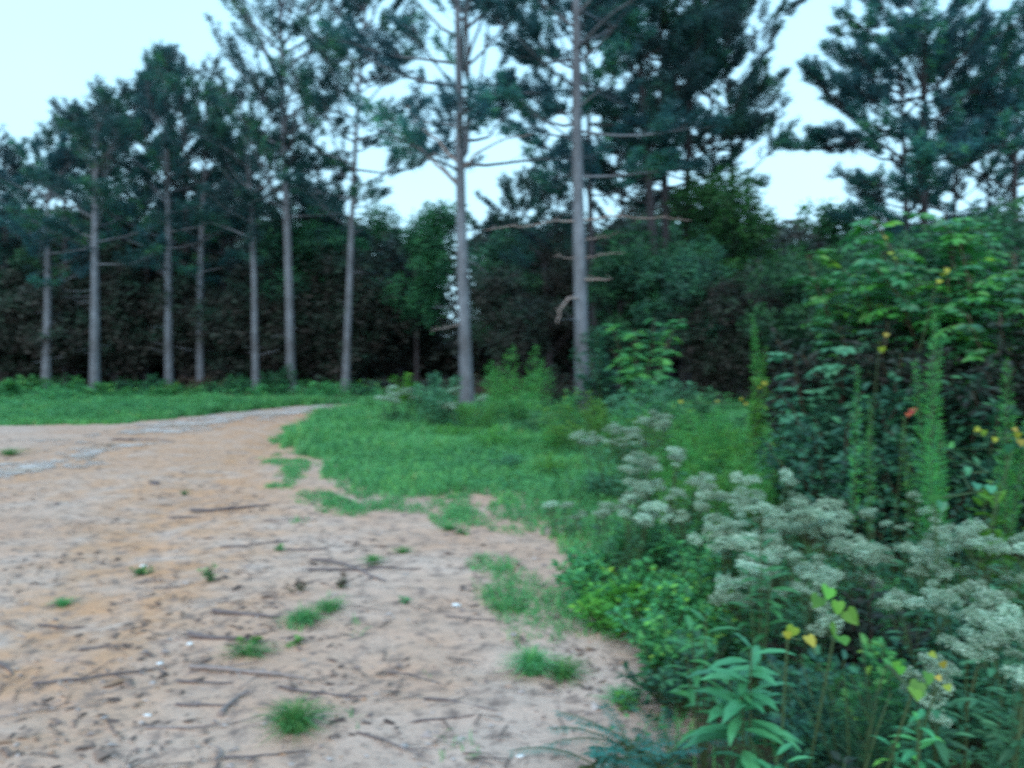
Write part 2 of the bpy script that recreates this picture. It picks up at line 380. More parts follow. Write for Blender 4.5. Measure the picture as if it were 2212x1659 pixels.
# ------------------------------------------------------------------ small plants
def bush(name, seed, H, R, n=900, leaf=.08, lw=.45, mat='leaf_weed', stem='stem_green', ns=9, loc=(0, 0, 0), rz=0, arch=.3, low=.25, up=.3, rig=None):
    rng = np.random.RandomState(seed); root = empty(name, loc, rz); tb = MB(); nb = MB(); P_ = []; D_ = []
    for i in range(ns):
        a = rng.uniform(0, 6.28); rr = R*rng.uniform(.1, 1); h = H*rng.uniform(.6, 1)*(1-.35*rr/R)
        p0 = np.array([cos(a)*rr*.3, sin(a)*rr*.3, -.02]); p3 = np.array([cos(a)*rr, sin(a)*rr, h])
        s = np.linspace(0, 1, 7)[:, None]
        pts = p0*(1-s)+p3*s; pts[:, 2] = -.02+(h+.02)*(s[:, 0]**(1-arch)); pts += rng.normal(size=pts.shape)*H*.012
        tube(tb, pts, np.linspace(.007, .003, 7)*max(1, H), 4, cap=False)
        m_ = int(n/ns); q = rng.uniform(low, 1, m_); x = q*6; ii = np.minimum(x.astype(int), 5); f = (x-ii)[:, None]
        pp = pts[ii]*(1-f)+pts[ii+1]*f; u = rdir(rng, m_); 
        pp = pp+u*(R*.22*(1.15-q)**.6*rng.uniform(0.1, 1, m_))[:, None]
        P_.append(pp); D_.append(u*[1, 1, .5]+[0, 0, up])
    P_ = np.concatenate(P_); D_ = np.concatenate(D_); N = len(P_)
    pv, pf = leafp(lw)
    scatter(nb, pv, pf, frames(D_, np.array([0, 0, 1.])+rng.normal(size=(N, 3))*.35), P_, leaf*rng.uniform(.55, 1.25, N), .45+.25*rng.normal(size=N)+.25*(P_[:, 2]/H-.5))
    kid(root, tb.obj('stem', stem, root)); kid(root, nb.obj('foliage', mat, root))
    return root

def spike(name, seed, H, Rw, n=900, leaf=.09, lw=.1, mat='feathery', ns=1, loc=(0, 0, 0), rz=0, base=.15, spread=.12, lean=.05, e=.7, rpow=.8):
    rng = np.random.RandomState(seed); root = empty(name, loc, rz); tb = MB(); nb = MB()
    for i in range(ns):
        a = rng.uniform(0, 6.28); sp = spread*rng.uniform(.2, 1) if ns > 1 else 0; h = H*(rng.uniform(.5, .92) if i > 0 else 1); sp = sp*(.3 if i == 0 and ns > 1 else 1)
        ln = rng.normal(size=2)*lean*h
        s = np.linspace(0, 1, 8)[:, None]; pts = np.hstack([cos(a)*sp*(.5+s)+ln[0]*s**2, sin(a)*sp*(.5+s)+ln[1]*s**2, s*h-.02*(1-s)])
        tube(tb, pts, np.linspace(.006, .002, 8), 4, cap=False)
        m_ = n//ns; q = rng.uniform(base, 1, m_)**.9; x = q*7; ii = np.minimum(x.astype(int), 6); f = (x-ii)[:, None]
        pp = pts[ii]*(1-f)+pts[ii+1]*f; az = rng.uniform(0, 6.28, m_)
        prof = np.sin(np.clip((q-base)/(1-base), 0, 1)**rpow*pi*.93+.16)
        rr = Rw*prof*rng.uniform(0, .75, m_); o = np.stack([np.cos(az), np.sin(az), np.zeros(m_)], 1)
        pp = pp+o*rr[:, None]+np.array([0, 0, .5])*rr[:, None]
        d = o+np.stack([np.zeros(m_), np.zeros(m_), rng.uniform(.1, e*1.6, m_)], 1)
        pv, pf = rhomb(lw)
        scatter(nb, pv, pf, frames(d, rdir(rng, m_)*.4+[0, 0, 1]), pp, leaf*(.4+.6*prof)*rng.uniform(.6, 1.2, m_), .5+.22*rng.normal(size=m_))
    kid(root, tb.obj('stem', 'stem_green', root)); kid(root, nb.obj('foliage', mat, root))
    return root

def floret_head(seed):
    rng = np.random.RandomState(seed); mb = MB(); n = 150
    a = rng.uniform(0, 6.28, n); r = np.sqrt(rng.uniform(0, 1, n))
    p = np.stack([np.cos(a)*r*.06, np.sin(a)*r*.06, .022*(1-r**2)+rng.normal(size=n)*.009], 1)
    pv = [(0, 0, 0), (.5, .3, .5), (.1, .6, .6), (-.5, .2, .5), (-.2, -.5, .6), (.4, -.4, .5)]
    pf = [(0, 1, 2), (0, 2, 3), (0, 3, 4), (0, 4, 5), (0, 5, 1)]
    scatter(mb, pv, pf, frames(rdir(rng, n)*.4+[0, 1, 0], np.array([[0, 0, 1.]])+rdir(rng, n)*.4), p, .0125*rng.uniform(.7, 1.3, n), .55+.25*rng.normal(size=n))
    return mb.mesh('flower_head', 'floret')
HEADS = None
def boneset(name, seed, H, R, ns=9, loc=(0, 0, 0), rz=0, heads=22, hs=1.0, leaves=500):
    global HEADS
    if HEADS is None: HEADS = [floret_head(s) for s in (1, 2, 3)]
    rng = np.random.RandomState(seed); root = empty(name, loc, rz); tb = MB(); nb = MB(); tips = []; P_ = []; D_ = []; heads = int(heads*1.9); hs = hs*.95; ns = int(ns*1.4)
    for i in range(ns):
        a = rng.uniform(0, 6.28); rr = R*math.sqrt(rng.uniform(0, 1)); h = H*rng.uniform(.88, 1.02)*(1-.25*(rr/R)**2)*(rng.uniform(.75, 1) if i % 3 == 0 else 1)
        s = np.linspace(0, 1, 6)[:, None]; p3 = np.array([cos(a)*rr, sin(a)*rr, h*.82])
        pts = np.hstack([p3[0]*(.3+.7*s), p3[1]*(.3+.7*s), -.02+(p3[2]+.02)*s]); pts += rng.normal(size=pts.shape)*.008
        tube(tb, pts, np.linspace(.006, .0035, 6), 4, cap=False)
        for k in range(max(2, heads//ns)):
            aa = rng.uniform(0, 6.28); q = R*.3*math.sqrt(rng.uniform(0, 1)); e = p3+np.array([cos(aa)*q, sin(aa)*q, h*.18*rng.uniform(.3, 1)-q*.25])
            b0 = pts[rng.randint(3, 6)]
            tube(tb, [b0, (b0+e)/2+[0, 0, -.02], e], [.003, .0025, .002], 3, cap=False); tips.append(e)
        m_ = leaves//ns; q = rng.uniform(.12, .98, m_); x = q*5; ii = np.minimum(x.astype(int), 4); f = (x-ii)[:, None]
        pp = pts[ii]*(1-f)+pts[ii+1]*f; az = rng.uniform(0, 6.28, m_)
        pp = pp+np.stack([np.cos(az), np.sin(az), 0*az], 1)*(rng.uniform(0, .06, m_))[:, None]
        P_.append(pp); D_.append(np.stack([np.cos(az), np.sin(az), rng.uniform(-.2, .7, m_)], 1))
    P_ = np.concatenate(P_); D_ = np.concatenate(D_); N = len(P_); pv, pf = leafp(.28, .04, .09)
    scatter(nb, pv, pf, frames(D_, np.array([[0, 0, 1.]])+rdir(rng, N)*.3), P_, .085*rng.uniform(.5, 1.2, N), .4+.25*rng.normal(size=N))
    kid(root, tb.obj('stem', 'stem_green', root)); kid(root, nb.obj('foliage', 'leaf_teal', root))
    for e in tips[:95]:
        o = bpy.data.objects.new('flower_head', HEADS[rng.randint(3)]); C.objects.link(o); o.parent = root
        o.location = e; o.rotation_euler = (rng.normal()*.2, rng.normal()*.2, rng.uniform(0, 6.28)); k = hs*rng.uniform(.45, 1.3); o.scale = (k, k, k)
        kid(root, o)
    return root

def compound(name, seed, H, R, ns=5, nf=60, fl=.42, leaflet=.085, lw=.32, mat='leaf_sumac', stem='stem_brown', loc=(0, 0, 0), rz=0, pairs=9, droop=.5, low=.45, dirs=None):
    rng = np.random.RandomState(seed); root = empty(name, loc, rz); tb = MB(); nb = MB(); LP, LD, LU, LR = [], [], [], []
    for i in range(ns):
        a = rng.uniform(0, 6.28); rr = R*rng.uniform(.2, 1); h = H*rng.uniform(.7, 1)
        s = np.linspace(0, 1, 8)[:, None]
        pts = np.hstack([cos(a)*rr*s**1.4, sin(a)*rr*s**1.4, -.05+h*s]) + rng.normal(size=(8, 3))*.03; pts[0] = (cos(a)*.08, sin(a)*.08, -.05)
        tube(tb, pts, np.linspace(.018, .006, 8), 6)
        for k in range(nf//ns):
            q = rng.uniform(low, 1); x = q*7; ii = min(int(x), 6); p0 = pts[ii]+(pts[ii+1]-pts[ii])*(x-ii)
            az = rng.uniform(0, 6.28); e = rng.uniform(.1, .9); L = fl*rng.uniform(.6, 1.15); fr = [p0]; cr = rng.uniform(.1, .8)+.3*(q-.7)
            for g in range(6):
                fr.append(fr[-1]+L/6*np.array([cos(az)*cos(e), sin(az)*cos(e), sin(e)])); e -= droop*.35*rng.uniform(.6, 1.4)
            fr = np.array(fr); tube(tb, fr, np.linspace(.0035, .0015, 7), 3, cap=False)
            for g in range(pairs):
                v = (.2+.8*g/(pairs-1))*6; ii = min(int(v), 5); p = fr[ii]+(fr[ii+1]-fr[ii])*(v-ii); d = nrm(fr[ii+1]-fr[ii]); sd_ = nrm(np.cross(d, [0, 0, 1]))
                for sg in (-1, 1):
                    LP.append(p); LD.append(sd_*sg+d*.45+[0, 0, -.25]); LU.append(np.cross(sd_, d)+rng.normal(size=3)*.4); LR.append(cr+rng.normal()*.08)
            LP.append(fr[-1]); LD.append(fr[-1]-fr[-2]); LU.append([0, 0, 1.]); LR.append(cr)
    LP = np.array(LP); N = len(LP); pv, pf = leafp(lw, .05, .06)
    scatter(nb, pv, pf, frames(np.array(LD), np.array(LU)), LP, leaflet*rng.uniform(.7, 1.15, N), np.array(LR))
    kid(root, tb.obj('stem', stem, root)); kid(root, nb.obj('foliage', mat, root))
    return root

def blade_faces(mb, V, n, r):
    k = (np.arange(n)*5)[:, None]; o = mb.n
    mb.add(V.reshape(-1, 3), np.array([[0, 1, 2, 4]])+k, r)
    mb.f.append(np.array([[4, 2, 3]])+k+o)
def tuft(name, seed, H, R, n=120, loc=(0, 0, 0), mat='grass_blade', w_=.006):
    rng = np.random.RandomState(seed); root = None; mb = MB()
    a = rng.uniform(0, 6.28, n); out_ = rng.uniform(.12, 1, n)**1.2; h = H*rng.uniform(.35, 1, n)
    d = np.stack([np.cos(a), np.sin(a), 0*a], 1); b0 = d*(R*.18*rng.uniform(0, 1, n))[:, None]
    sidev = np.stack([-np.sin(a), np.cos(a), 0*a], 1)*w_*.5
    m1 = b0+d*(R*.4*out_)[:, None]+np.outer(h*.7, [0, 0, 1]); tip = b0+d*(R*out_)[:, None]+np.outer(h*(1-.45*out_), [0, 0, 1])
    V = np.stack([b0-sidev, b0+sidev, m1+sidev*.8, tip, m1-sidev*.8], 1); V[:, :2, 2] -= .01
    blade_faces(mb, V, n, np.repeat(np.clip(.4+.25*rng.normal(size=n), 0, 1), 5))
    o = mb.obj(name, mat); o.location = loc; return o

def sprig(name, seed, H, n=14, leaf=.035, mat='leaf_weed', loc=(0, 0, 0), ns=3, spread=.05):
    return bush(name, seed, H, spread, n, leaf, .5, mat, 'stem_green', ns, loc, 0, .2, .2, .3)

def stick(name, seed, L, r, loc, rz, forks=1, mat='dead_wood', bend=.12, tilt=0.0):
    rng = np.random.RandomState(seed); mb = MB(); m_ = 9
    pts = [np.array([-L/2, 0, 0])]; a = rng.normal()*.1
    for k in range(m_-1):
        a += rng.normal()*bend; pts.append(pts[-1]+L/(m_-1)*np.array([cos(a), sin(a), rng.normal()*.05]))
    pts = np.array(pts); pts[:, 2] += r*.8-pts[:, 2].mean()*.6+tilt*(pts[:, 0]+L/2)
    tube(mb, pts, r*np.linspace(1, .45, m_)*rng.uniform(.85, 1.15, m_), 7)
    for k in range(forks):
        i = rng.randint(2, 7); a2 = a+rng.choice([-1, 1])*rng.uniform(.4, 1.0); l2 = L*rng.uniform(.15, .4)
        e = pts[i]+l2*np.array([cos(a2), sin(a2), .12]); mid = (pts[i]+e)/2+rng.normal(size=3)*.02*L
        tube(mb, [pts[i], mid, e], [r*.5, r*.35, r*.15], 5)
    o = mb.obj(name, mat, None, True); o.location = loc; o.rotation_euler = (0, 0, rz); return o

def stone(name, seed, s, loc, mat='quartz'):
    rng = np.random.RandomState(seed); mb = MB(); n1, n2 = 8, 5; V = []
    for i in range(n2+1):
        for j in range(n1):
            th = pi*i/n2; ph = 2*pi*j/n1; k = 1+.25*rng.normal() if 0 < i < n2 else 1
            k = np.clip(k, .7, 1.35); V.append((s*k*sin(th)*cos(ph), s*.8*k*sin(th)*sin(ph), s*.45*k*cos(th)+s*.25))
    Fc = [[i*n1+j, i*n1+(j+1) % n1, (i+1)*n1+(j+1) % n1, (i+1)*n1+j] for i in range(n2) for j in range(n1)]
    mb.add(V, Fc, .5); o = mb.obj(name, mat); o.location = loc; o.rotation_euler = (0, 0, rng.uniform(0, 6)); return o

def gl(x, y): return (x, y, float(gh(x, y)))
def ga(px, py): return gl(*G(px, py))
def gd(px, d): return gl(XD(px, d), d)

#SETTING
# ------------------------------------------------------------------ ground
def axis(lo, a, b_, hi, fine, gr):
    c = np.arange(a, b_, fine); r_ = [b_]; s = fine
    while r_[-1] < hi: s *= gr; r_.append(r_[-1]+s)
    l_ = [a]; s = fine
    while l_[-1] > lo: s *= gr; l_.append(l_[-1]-s)
    return np.concatenate([l_[:0:-1], c, r_])
xs = axis(-170, -5.0, 3.0, 170, .035, 1.035); ys = axis(-60, 2.2, 9.0, 260, .035, 1.03)
X, Y = np.meshgrid(xs, ys); x = X.ravel(); y = Y.ravel()
wx = x+.35*(fbm(x, y, .8, 7)-.5)*2*np.clip(y/9, .35, 2); wy = y+.5*(fbm(x, y, .9, 17)-.5)*2*np.clip(y/9, .35, 2)
bare = inpoly(wx, wy, BARE)
near = (np.abs(x) < 9) & (y < 16)
Z = gh(x, y)
rough = (fbm(x, y, .16, 21)-.5)*.022+(fbm(x, y, .09, 31, 2)-.5)*.012
Z = Z + np.where(near, rough, 0)
clay = np.exp(-(dline(x, y, RUT1)/(.55+.07*y))**2)*1.0 + .9*np.exp(-(dline(x, y, RUT2)/1.3)**2) + .25*(fbm(x, y, 2.2, 9) > .58)
pale = np.clip((fbm(x, y, 1.3, 12)-.42)*4, 0, 1)
mb = MB(); nx, ny = len(xs), len(ys)
i = np.arange(ny-1)[:, None]*nx; j = np.arange(nx-1)[None]
mb.add(np.stack([x, y, Z], 1), np.stack([i+j, i+j+1, i+nx+j+1, i+nx+j], -1).reshape(-1, 4), 0.5)

m, t, b = new_mat('earth'); b.inputs['Roughness'].default_value = 0.95; b.inputs['Specular IOR Level'].default_value = .15
def attr(nm):
    a = t.nodes.new('ShaderNodeAttribute'); a.attribute_name = nm; return a.outputs['Fac']
def noise(s, d=5, vec=None, rg=.6):
    n_ = t.nodes.new('ShaderNodeTexNoise'); n_.inputs['Scale'].default_value = s; n_.inputs['Detail'].default_value = d; n_.inputs['Roughness'].default_value = rg
    t.links.new(vec if vec else tcn.outputs['Object'], n_.inputs['Vector']); return n_.outputs[0]
def mix(f, a, c, mode='MIX'):
    m_ = t.nodes.new('ShaderNodeMix'); m_.data_type = 'RGBA'; m_.blend_type = mode
    for v_, k_ in ((f, 0), (a, 6), (c, 7)):
        if hasattr(v_, 'links'): t.links.new(v_, m_.inputs[k_])
        else: m_.inputs[k_].default_value = v_ if k_ == 0 else (*v_, 1)
    return m_.outputs[2]
def rr(f, lo, hi):
    m_ = t.nodes.new('ShaderNodeMapRange'); t.links.new(f, m_.inputs[0]); m_.inputs[1].default_value = lo; m_.inputs[2].default_value = hi; return m_.outputs[0]
tcn = t.nodes.new('ShaderNodeTexCoord')
col = mix(rr(noise(1.2), .35, .65), (0.46, 0.30, 0.225), (0.49, 0.36, 0.295))
col = mix(attr('pale'), col, (0.53, 0.42, 0.365))
cl_ = t.nodes.new('ShaderNodeMath'); cl_.operation = 'MULTIPLY'; t.links.new(attr('clay'), cl_.inputs[0]); t.links.new(rr(noise(2.5), .3, .6), cl_.inputs[1])
col = mix(cl_.outputs[0], col, (0.50, 0.285, 0.17))
mpp = t.nodes.new('ShaderNodeMapping'); mpp.inputs['Scale'].default_value = (1.0, 2.2, 1); t.links.new(tcn.outputs['Object'], mpp.inputs[0])
col = mix(rr(noise(1.9, 9, mpp.outputs[0], .78), .56, .72), col, (0.34, 0.245, 0.195))
col = mix(rr(noise(9, 8, None, .7), .50, .66), col, (0.21, 0.155, 0.135))
col = mix(rr(noise(34, 4, None, .7), .58, .72), col, (0.17, 0.135, 0.13))
col = mix(rr(noise(60, 3), .3, .7), col, (1.12, 1.1, 1.1), 'MULTIPLY')
sv = t.nodes.new('ShaderNodeMath'); sv.operation = 'ADD'; t.links.new(attr('veg'), sv.inputs[0])
nn = t.nodes.new('ShaderNodeMath'); nn.operation = 'MULTIPLY_ADD'; nn.inputs[1].default_value = .8; nn.inputs[2].default_value = -.4; t.links.new(noise(3), nn.inputs[0]); t.links.new(nn.outputs[0], sv.inputs[1])
col = mix(rr(sv.outputs[0], .35, .65), col, mix(rr(noise(5), .35, .65), (0.045, 0.06, 0.03), (0.10, 0.075, 0.05)))
t.links.new(col, b.inputs['Base Color'])
bp = t.nodes.new('ShaderNodeBump'); bp.inputs['Strength'].default_value = .7; bp.inputs['Distance'].default_value = .02
t.links.new(noise(22, 8, None, .7), bp.inputs['Height']); t.links.new(bp.outputs[0], b.inputs['Normal'])
gme_x, gme_y = X.ravel(), Y.ravel()
gme = mb.mesh('ground', 'earth', True)
for nm, val in (('veg', (1.0-bare)*np.clip(dline(gme_x, gme_y, BARE)/(.5+.06*np.clip(gme_y, 0, 30)), 0, 1)), ('clay', np.clip(clay, 0, 1)), ('pale', pale*.7)):
    a = gme.attributes.new(nm, 'FLOAT', 'POINT'); a.data.foreach_set('value', val.astype(np.float32))
go = bpy.data.objects.new('ground', gme); C.objects.link(go); tag(go, kind='structure')

# gravel track: a thin ragged sheet 6 mm above the earth
m, t, b = new_mat('gravel_mat'); b.inputs['Roughness'].default_value = .95
tcn = t.nodes.new('ShaderNodeTexCoord')
col = mix(rr(noise(14, 6, None, .75), .35, .65), (0.42, 0.36, 0.335), (0.60, 0.53, 0.50))
col = mix(rr(noise(1.5), .5, .62), col, (0.40, 0.30, 0.23)); t.links.new(col, b.inputs['Base Color'])
bp = t.nodes.new('ShaderNodeBump'); bp.inputs['Distance'].default_value = .03; t.links.new(noise(30, 4), bp.inputs['Height']); t.links.new(bp.outputs[0], b.inputs['Normal'])
gx = np.arange(-19, -2, .05); gy = np.arange(9, 25, .05); GX, GY = np.meshgrid(gx, gy)
cx_, cy_ = GX.ravel(), GY.ravel()
rng0 = np.random.RandomState(3); dd = dline(cx_, cy_, GRAV); keep = dd + 1.5*(fbm(cx_, cy_, .8, 41, 2)-.5) + 1.4*(fbm(cx_, cy_, .22, 43, 2)-.5) + .9*(rng0.rand(len(cx_))-.5) < np.interp(cy_, [10, 13, 19], [-.15, .1, .62])
idx = np.where(keep & (cx_ < gx[-1]-.01) & (cy_ < gy[-1]-.01))[0]
n_ = len(gx); quad = np.stack([idx, idx+1, idx+n_+1, idx+n_], 1); used, inv = np.unique(quad, return_inverse=True)
mb = MB(); vx, vy = cx_[used], cy_[used]
mb.add(np.stack([vx, vy, gh(vx, vy)+.008+.006*vnoise(vx, vy, .12, 3)], 1), inv.reshape(quad.shape), .5)
tag(mb.obj('gravel_track', 'gravel_mat', None, True), kind='structure')

# ------------------------------------------------------------------ litter and pebbles (uncountable)
rng = np.random.RandomState(77)
def sample_bare(n, ymax, pw=1.0, thr=0.0, o=0, lo=2.2):
    yy = lo+(ymax-lo)*rng.rand(n)**pw; xx = (rng.rand(n)*1.5-.92)*yy*.72
    k = inpoly(xx, yy, BARE) & (fbm(xx, yy, .55, 50+o) > thr)
    return xx[k], yy[k]
mb = MB(); x, y = sample_bare(7500, 15, 1.3, .55); N = len(x)
a = rng.uniform(0, 6.28, N); dd = np.stack([np.cos(a), np.sin(a), rng.normal(size=N)*.12], 1)
pv = [(-.5, -.5, 0), (.5, -.4, .12), (.35, .5, .05), (-.3, .45, .15), (0, 0, .3)]
scatter(mb, np.array(pv)*[.42, 1, .5], [(0, 1, 4), (1, 2, 4), (2, 3, 4), (3, 0, 4)], frames(dd, np.array([0, 0, 1.])+rng.normal(size=(N, 3))*.2), np.stack([x, y, gh(x, y)+.007], 1),
        rng.gamma(2.0, .011, N)+.008, .35+.28*rng.normal(size=N))
x, y = sample_bare(1700, 9, 1.2, .42, 3); N = len(x); a = rng.uniform(0, 6.28, N)
dd = np.stack([np.cos(a), np.sin(a), rng.normal(size=N)*.08], 1)
scatter(mb, np.array(pv)*[.07, 1, .1], [(0, 1, 4), (1, 2, 4), (2, 3, 4), (3, 0, 4)], frames(dd, np.array([[0, 0, 1.]])+0*dd), np.stack([x, y, gh(x, y)+.012], 1), rng.uniform(.05, .16, N), .2+.2*rng.rand(N))
tag(mb.obj('litter', 'chips'), 'dark bark chips and twig litter strewn over the bare sandy ground', 'litter', kind='stuff')
mb = MB(); x, y = sample_bare(5200, 12, 1.4, .35, 5); N = len(x)
tet = [(1, 0, 0), (-.5, .8, 0), (-.6, -.7, 0), (.1, 0, .7), (.2, .3, -.5)]
scatter(mb, tet, [(0, 1, 3), (1, 2, 3), (2, 0, 3)], frames(rdir(rng, N)*[1, 1, .2], np.array([[0, 0, 1.]])+rdir(rng, N)*.3), np.stack([x, y, gh(x, y)+.003], 1), rng.gamma(2, .0035, N)+.003, rng.rand(N))
tag(mb.obj('gravel', 'pebbles'), 'small pale and orange pebbles scattered over the sandy clearing', 'pebbles', kind='stuff')

# ------------------------------------------------------------------ grass and ground cover (uncountable)
def blades(x, y, h, wd, rnd, mb, lean=.45):
    n = len(x); a = rng.uniform(0, 6.28, n); z = gh(x, y); b0 = np.stack([x, y, z-.01], 1)
    d = np.stack([np.cos(a), np.sin(a), 0*a], 1); s = np.stack([-np.sin(a), np.cos(a), 0*a], 1)*(wd/2)[:, None]; k = rng.uniform(.1, lean*2, n)
    m1 = b0+d*(h*k*.35)[:, None]+np.outer(h*.6, [0, 0, 1]); tip = b0+d*(h*k)[:, None]+np.outer(h*(1-.25*k), [0, 0, 1])
    V = np.stack([b0-s, b0+s, m1+s*.8, tip, m1-s*.8], 1)
    blade_faces(mb, V, n, np.repeat(np.clip(rnd, 0, 1), 5))
def wedge(n, y0, y1, pl, pr, pw):
    yy = y0+(y1-y0)*rng.rand(n)**pw; pp = pl+(pr-pl)*rng.rand(n); return (pp-1106)/1700*yy, yy
def edge_ok(x, y, n0=60):
    d_ = dline(x, y, BARE)/(.35+.13*y)
    return (fbm(x, y, .5, n0)*.9+.5*rng.rand(len(x)) + .9*np.clip(d_, 0, 1)) > .82
def vegmask(x, y, o=0):
    wx = x+.25*(fbm(x, y, .7, 7+o)-.5)*2; wy = y+.3*(fbm(x, y, .8, 17+o)-.5)*2*np.clip(y/9, .4, 2)
    return ~inpoly(wx, wy, BARE)
mb = MB()
x, y = wedge(300000, 2.6, 23.5, 430, 2300, .62); k = vegmask(x, y) & edge_ok(x, y); x, y = x[k], y[k]
h = (.05+.09*fbm(x, y, .9, 61)+.045*np.clip(y-7, 0, 9)*fbm(x, y, 1.3, 62))*rng.uniform(.5, 1.3, len(x))
blades(x, y, h, (.005+.0012*y), .42+.5*(fbm(x, y, .8, 66)-.5)+.2*rng.normal(size=len(x)), mb)
x, y = wedge(90000, 17, 31, -150, 900, 1.0); k = vegmask(x, y); x, y = x[k], y[k]
h = (.10+.22*fbm(x, y, 1.4, 64)*np.clip((y-15)/6, .2, 1))*rng.uniform(.5, 1.4, len(x))
blades(x, y, h, .028+0*y, .45+.6*(fbm(x, y, 1.2, 67)-.5)+.2*rng.normal(size=len(x)), mb)
# fringe: thin patches creeping over the sand
x, y = wedge(480000, 3.0, 17, 400, 1500, .8)
k = inpoly(x, y, BARE) & (fbm(x+.15*y, y*.45, .42, 70)-.5*np.clip((640-(x/y*1700+1106))/240, 0, 1) +.5*(rng.rand(len(x))-.5) > .66+.30*np.clip(dline(x, y, BARE[5:32])/(.20*y), 0, 1.0)); x, y = x[k], y[k]
blades(x, y, (.03+.05*rng.rand(len(x))), .004+.0007*y, .4+.2*rng.normal(size=len(x)), mb, .7)
tag(mb.obj('grass', 'grass_blade'), 'low green grass spreading from the wood over the edge of the sand', 'grass', kind='stuff')
mb = MB()
x, y = wedge(60000, 2.6, 20, 900, 2300, .6); k = vegmask(x, y) & (fbm(x, y, .6, 80) > .44); x, y = x[k], y[k]
x2, y2 = wedge(26000, 17.5, 30, -150, 820, 1.); k = vegmask(x2, y2) & (fbm(x2, y2, 1.0, 81) > .4); x = np.append(x, x2[k]); y = np.append(y, y2[k]); N = len(x)
hz = (.03+.10*fbm(x, y, .5, 82)+.010*np.clip(y-6, 0, 22)+.45*np.clip(fbm(x, y, 1.1, 84)-.42, 0, 1)*np.clip(y-15, 0, 6)/3)*rng.uniform(.3, 1.2, N)
a = rng.uniform(0, 6.28, N); pv, pf = rhomb(.55)
scatter(mb, pv, pf, frames(np.stack([np.cos(a), np.sin(a), rng.uniform(-.3, .5, N)], 1), np.array([[0, 0, 1.]])+rdir(rng, N)*.5), np.stack([x, y, gh(x, y)+hz], 1), (.022+.0025*y)*rng.uniform(.6, 1.4, N),
        .4+.7*(fbm(x, y, .7, 83)-.5)+.2*rng.normal(size=N))
tag(mb.obj('ground_cover', 'leaf_weed'), 'small-leaved green creepers matted among the grass', 'ground cover', kind='stuff')
mb = MB(); x, y = wedge(9000, 25, 45, -100, 1700, 1.); N = len(x); a = rng.uniform(0, 6.28, N)
scatter(mb, pv, pf, frames(np.stack([np.cos(a), np.sin(a), rng.uniform(-.3, .8, N)], 1), np.array([[0, 0, 1.]])+rdir(rng, N)*.7), np.stack([x, y, gh(x, y)+.02+.25*rng.rand(N)**3], 1), .16*rng.uniform(.6, 1.4, N), rng.rand(N))
tag(mb.obj('leaf_litter', 'leaf_brown'), 'brown fallen leaves and needles on the shaded forest floor', 'leaf litter', kind='stuff')

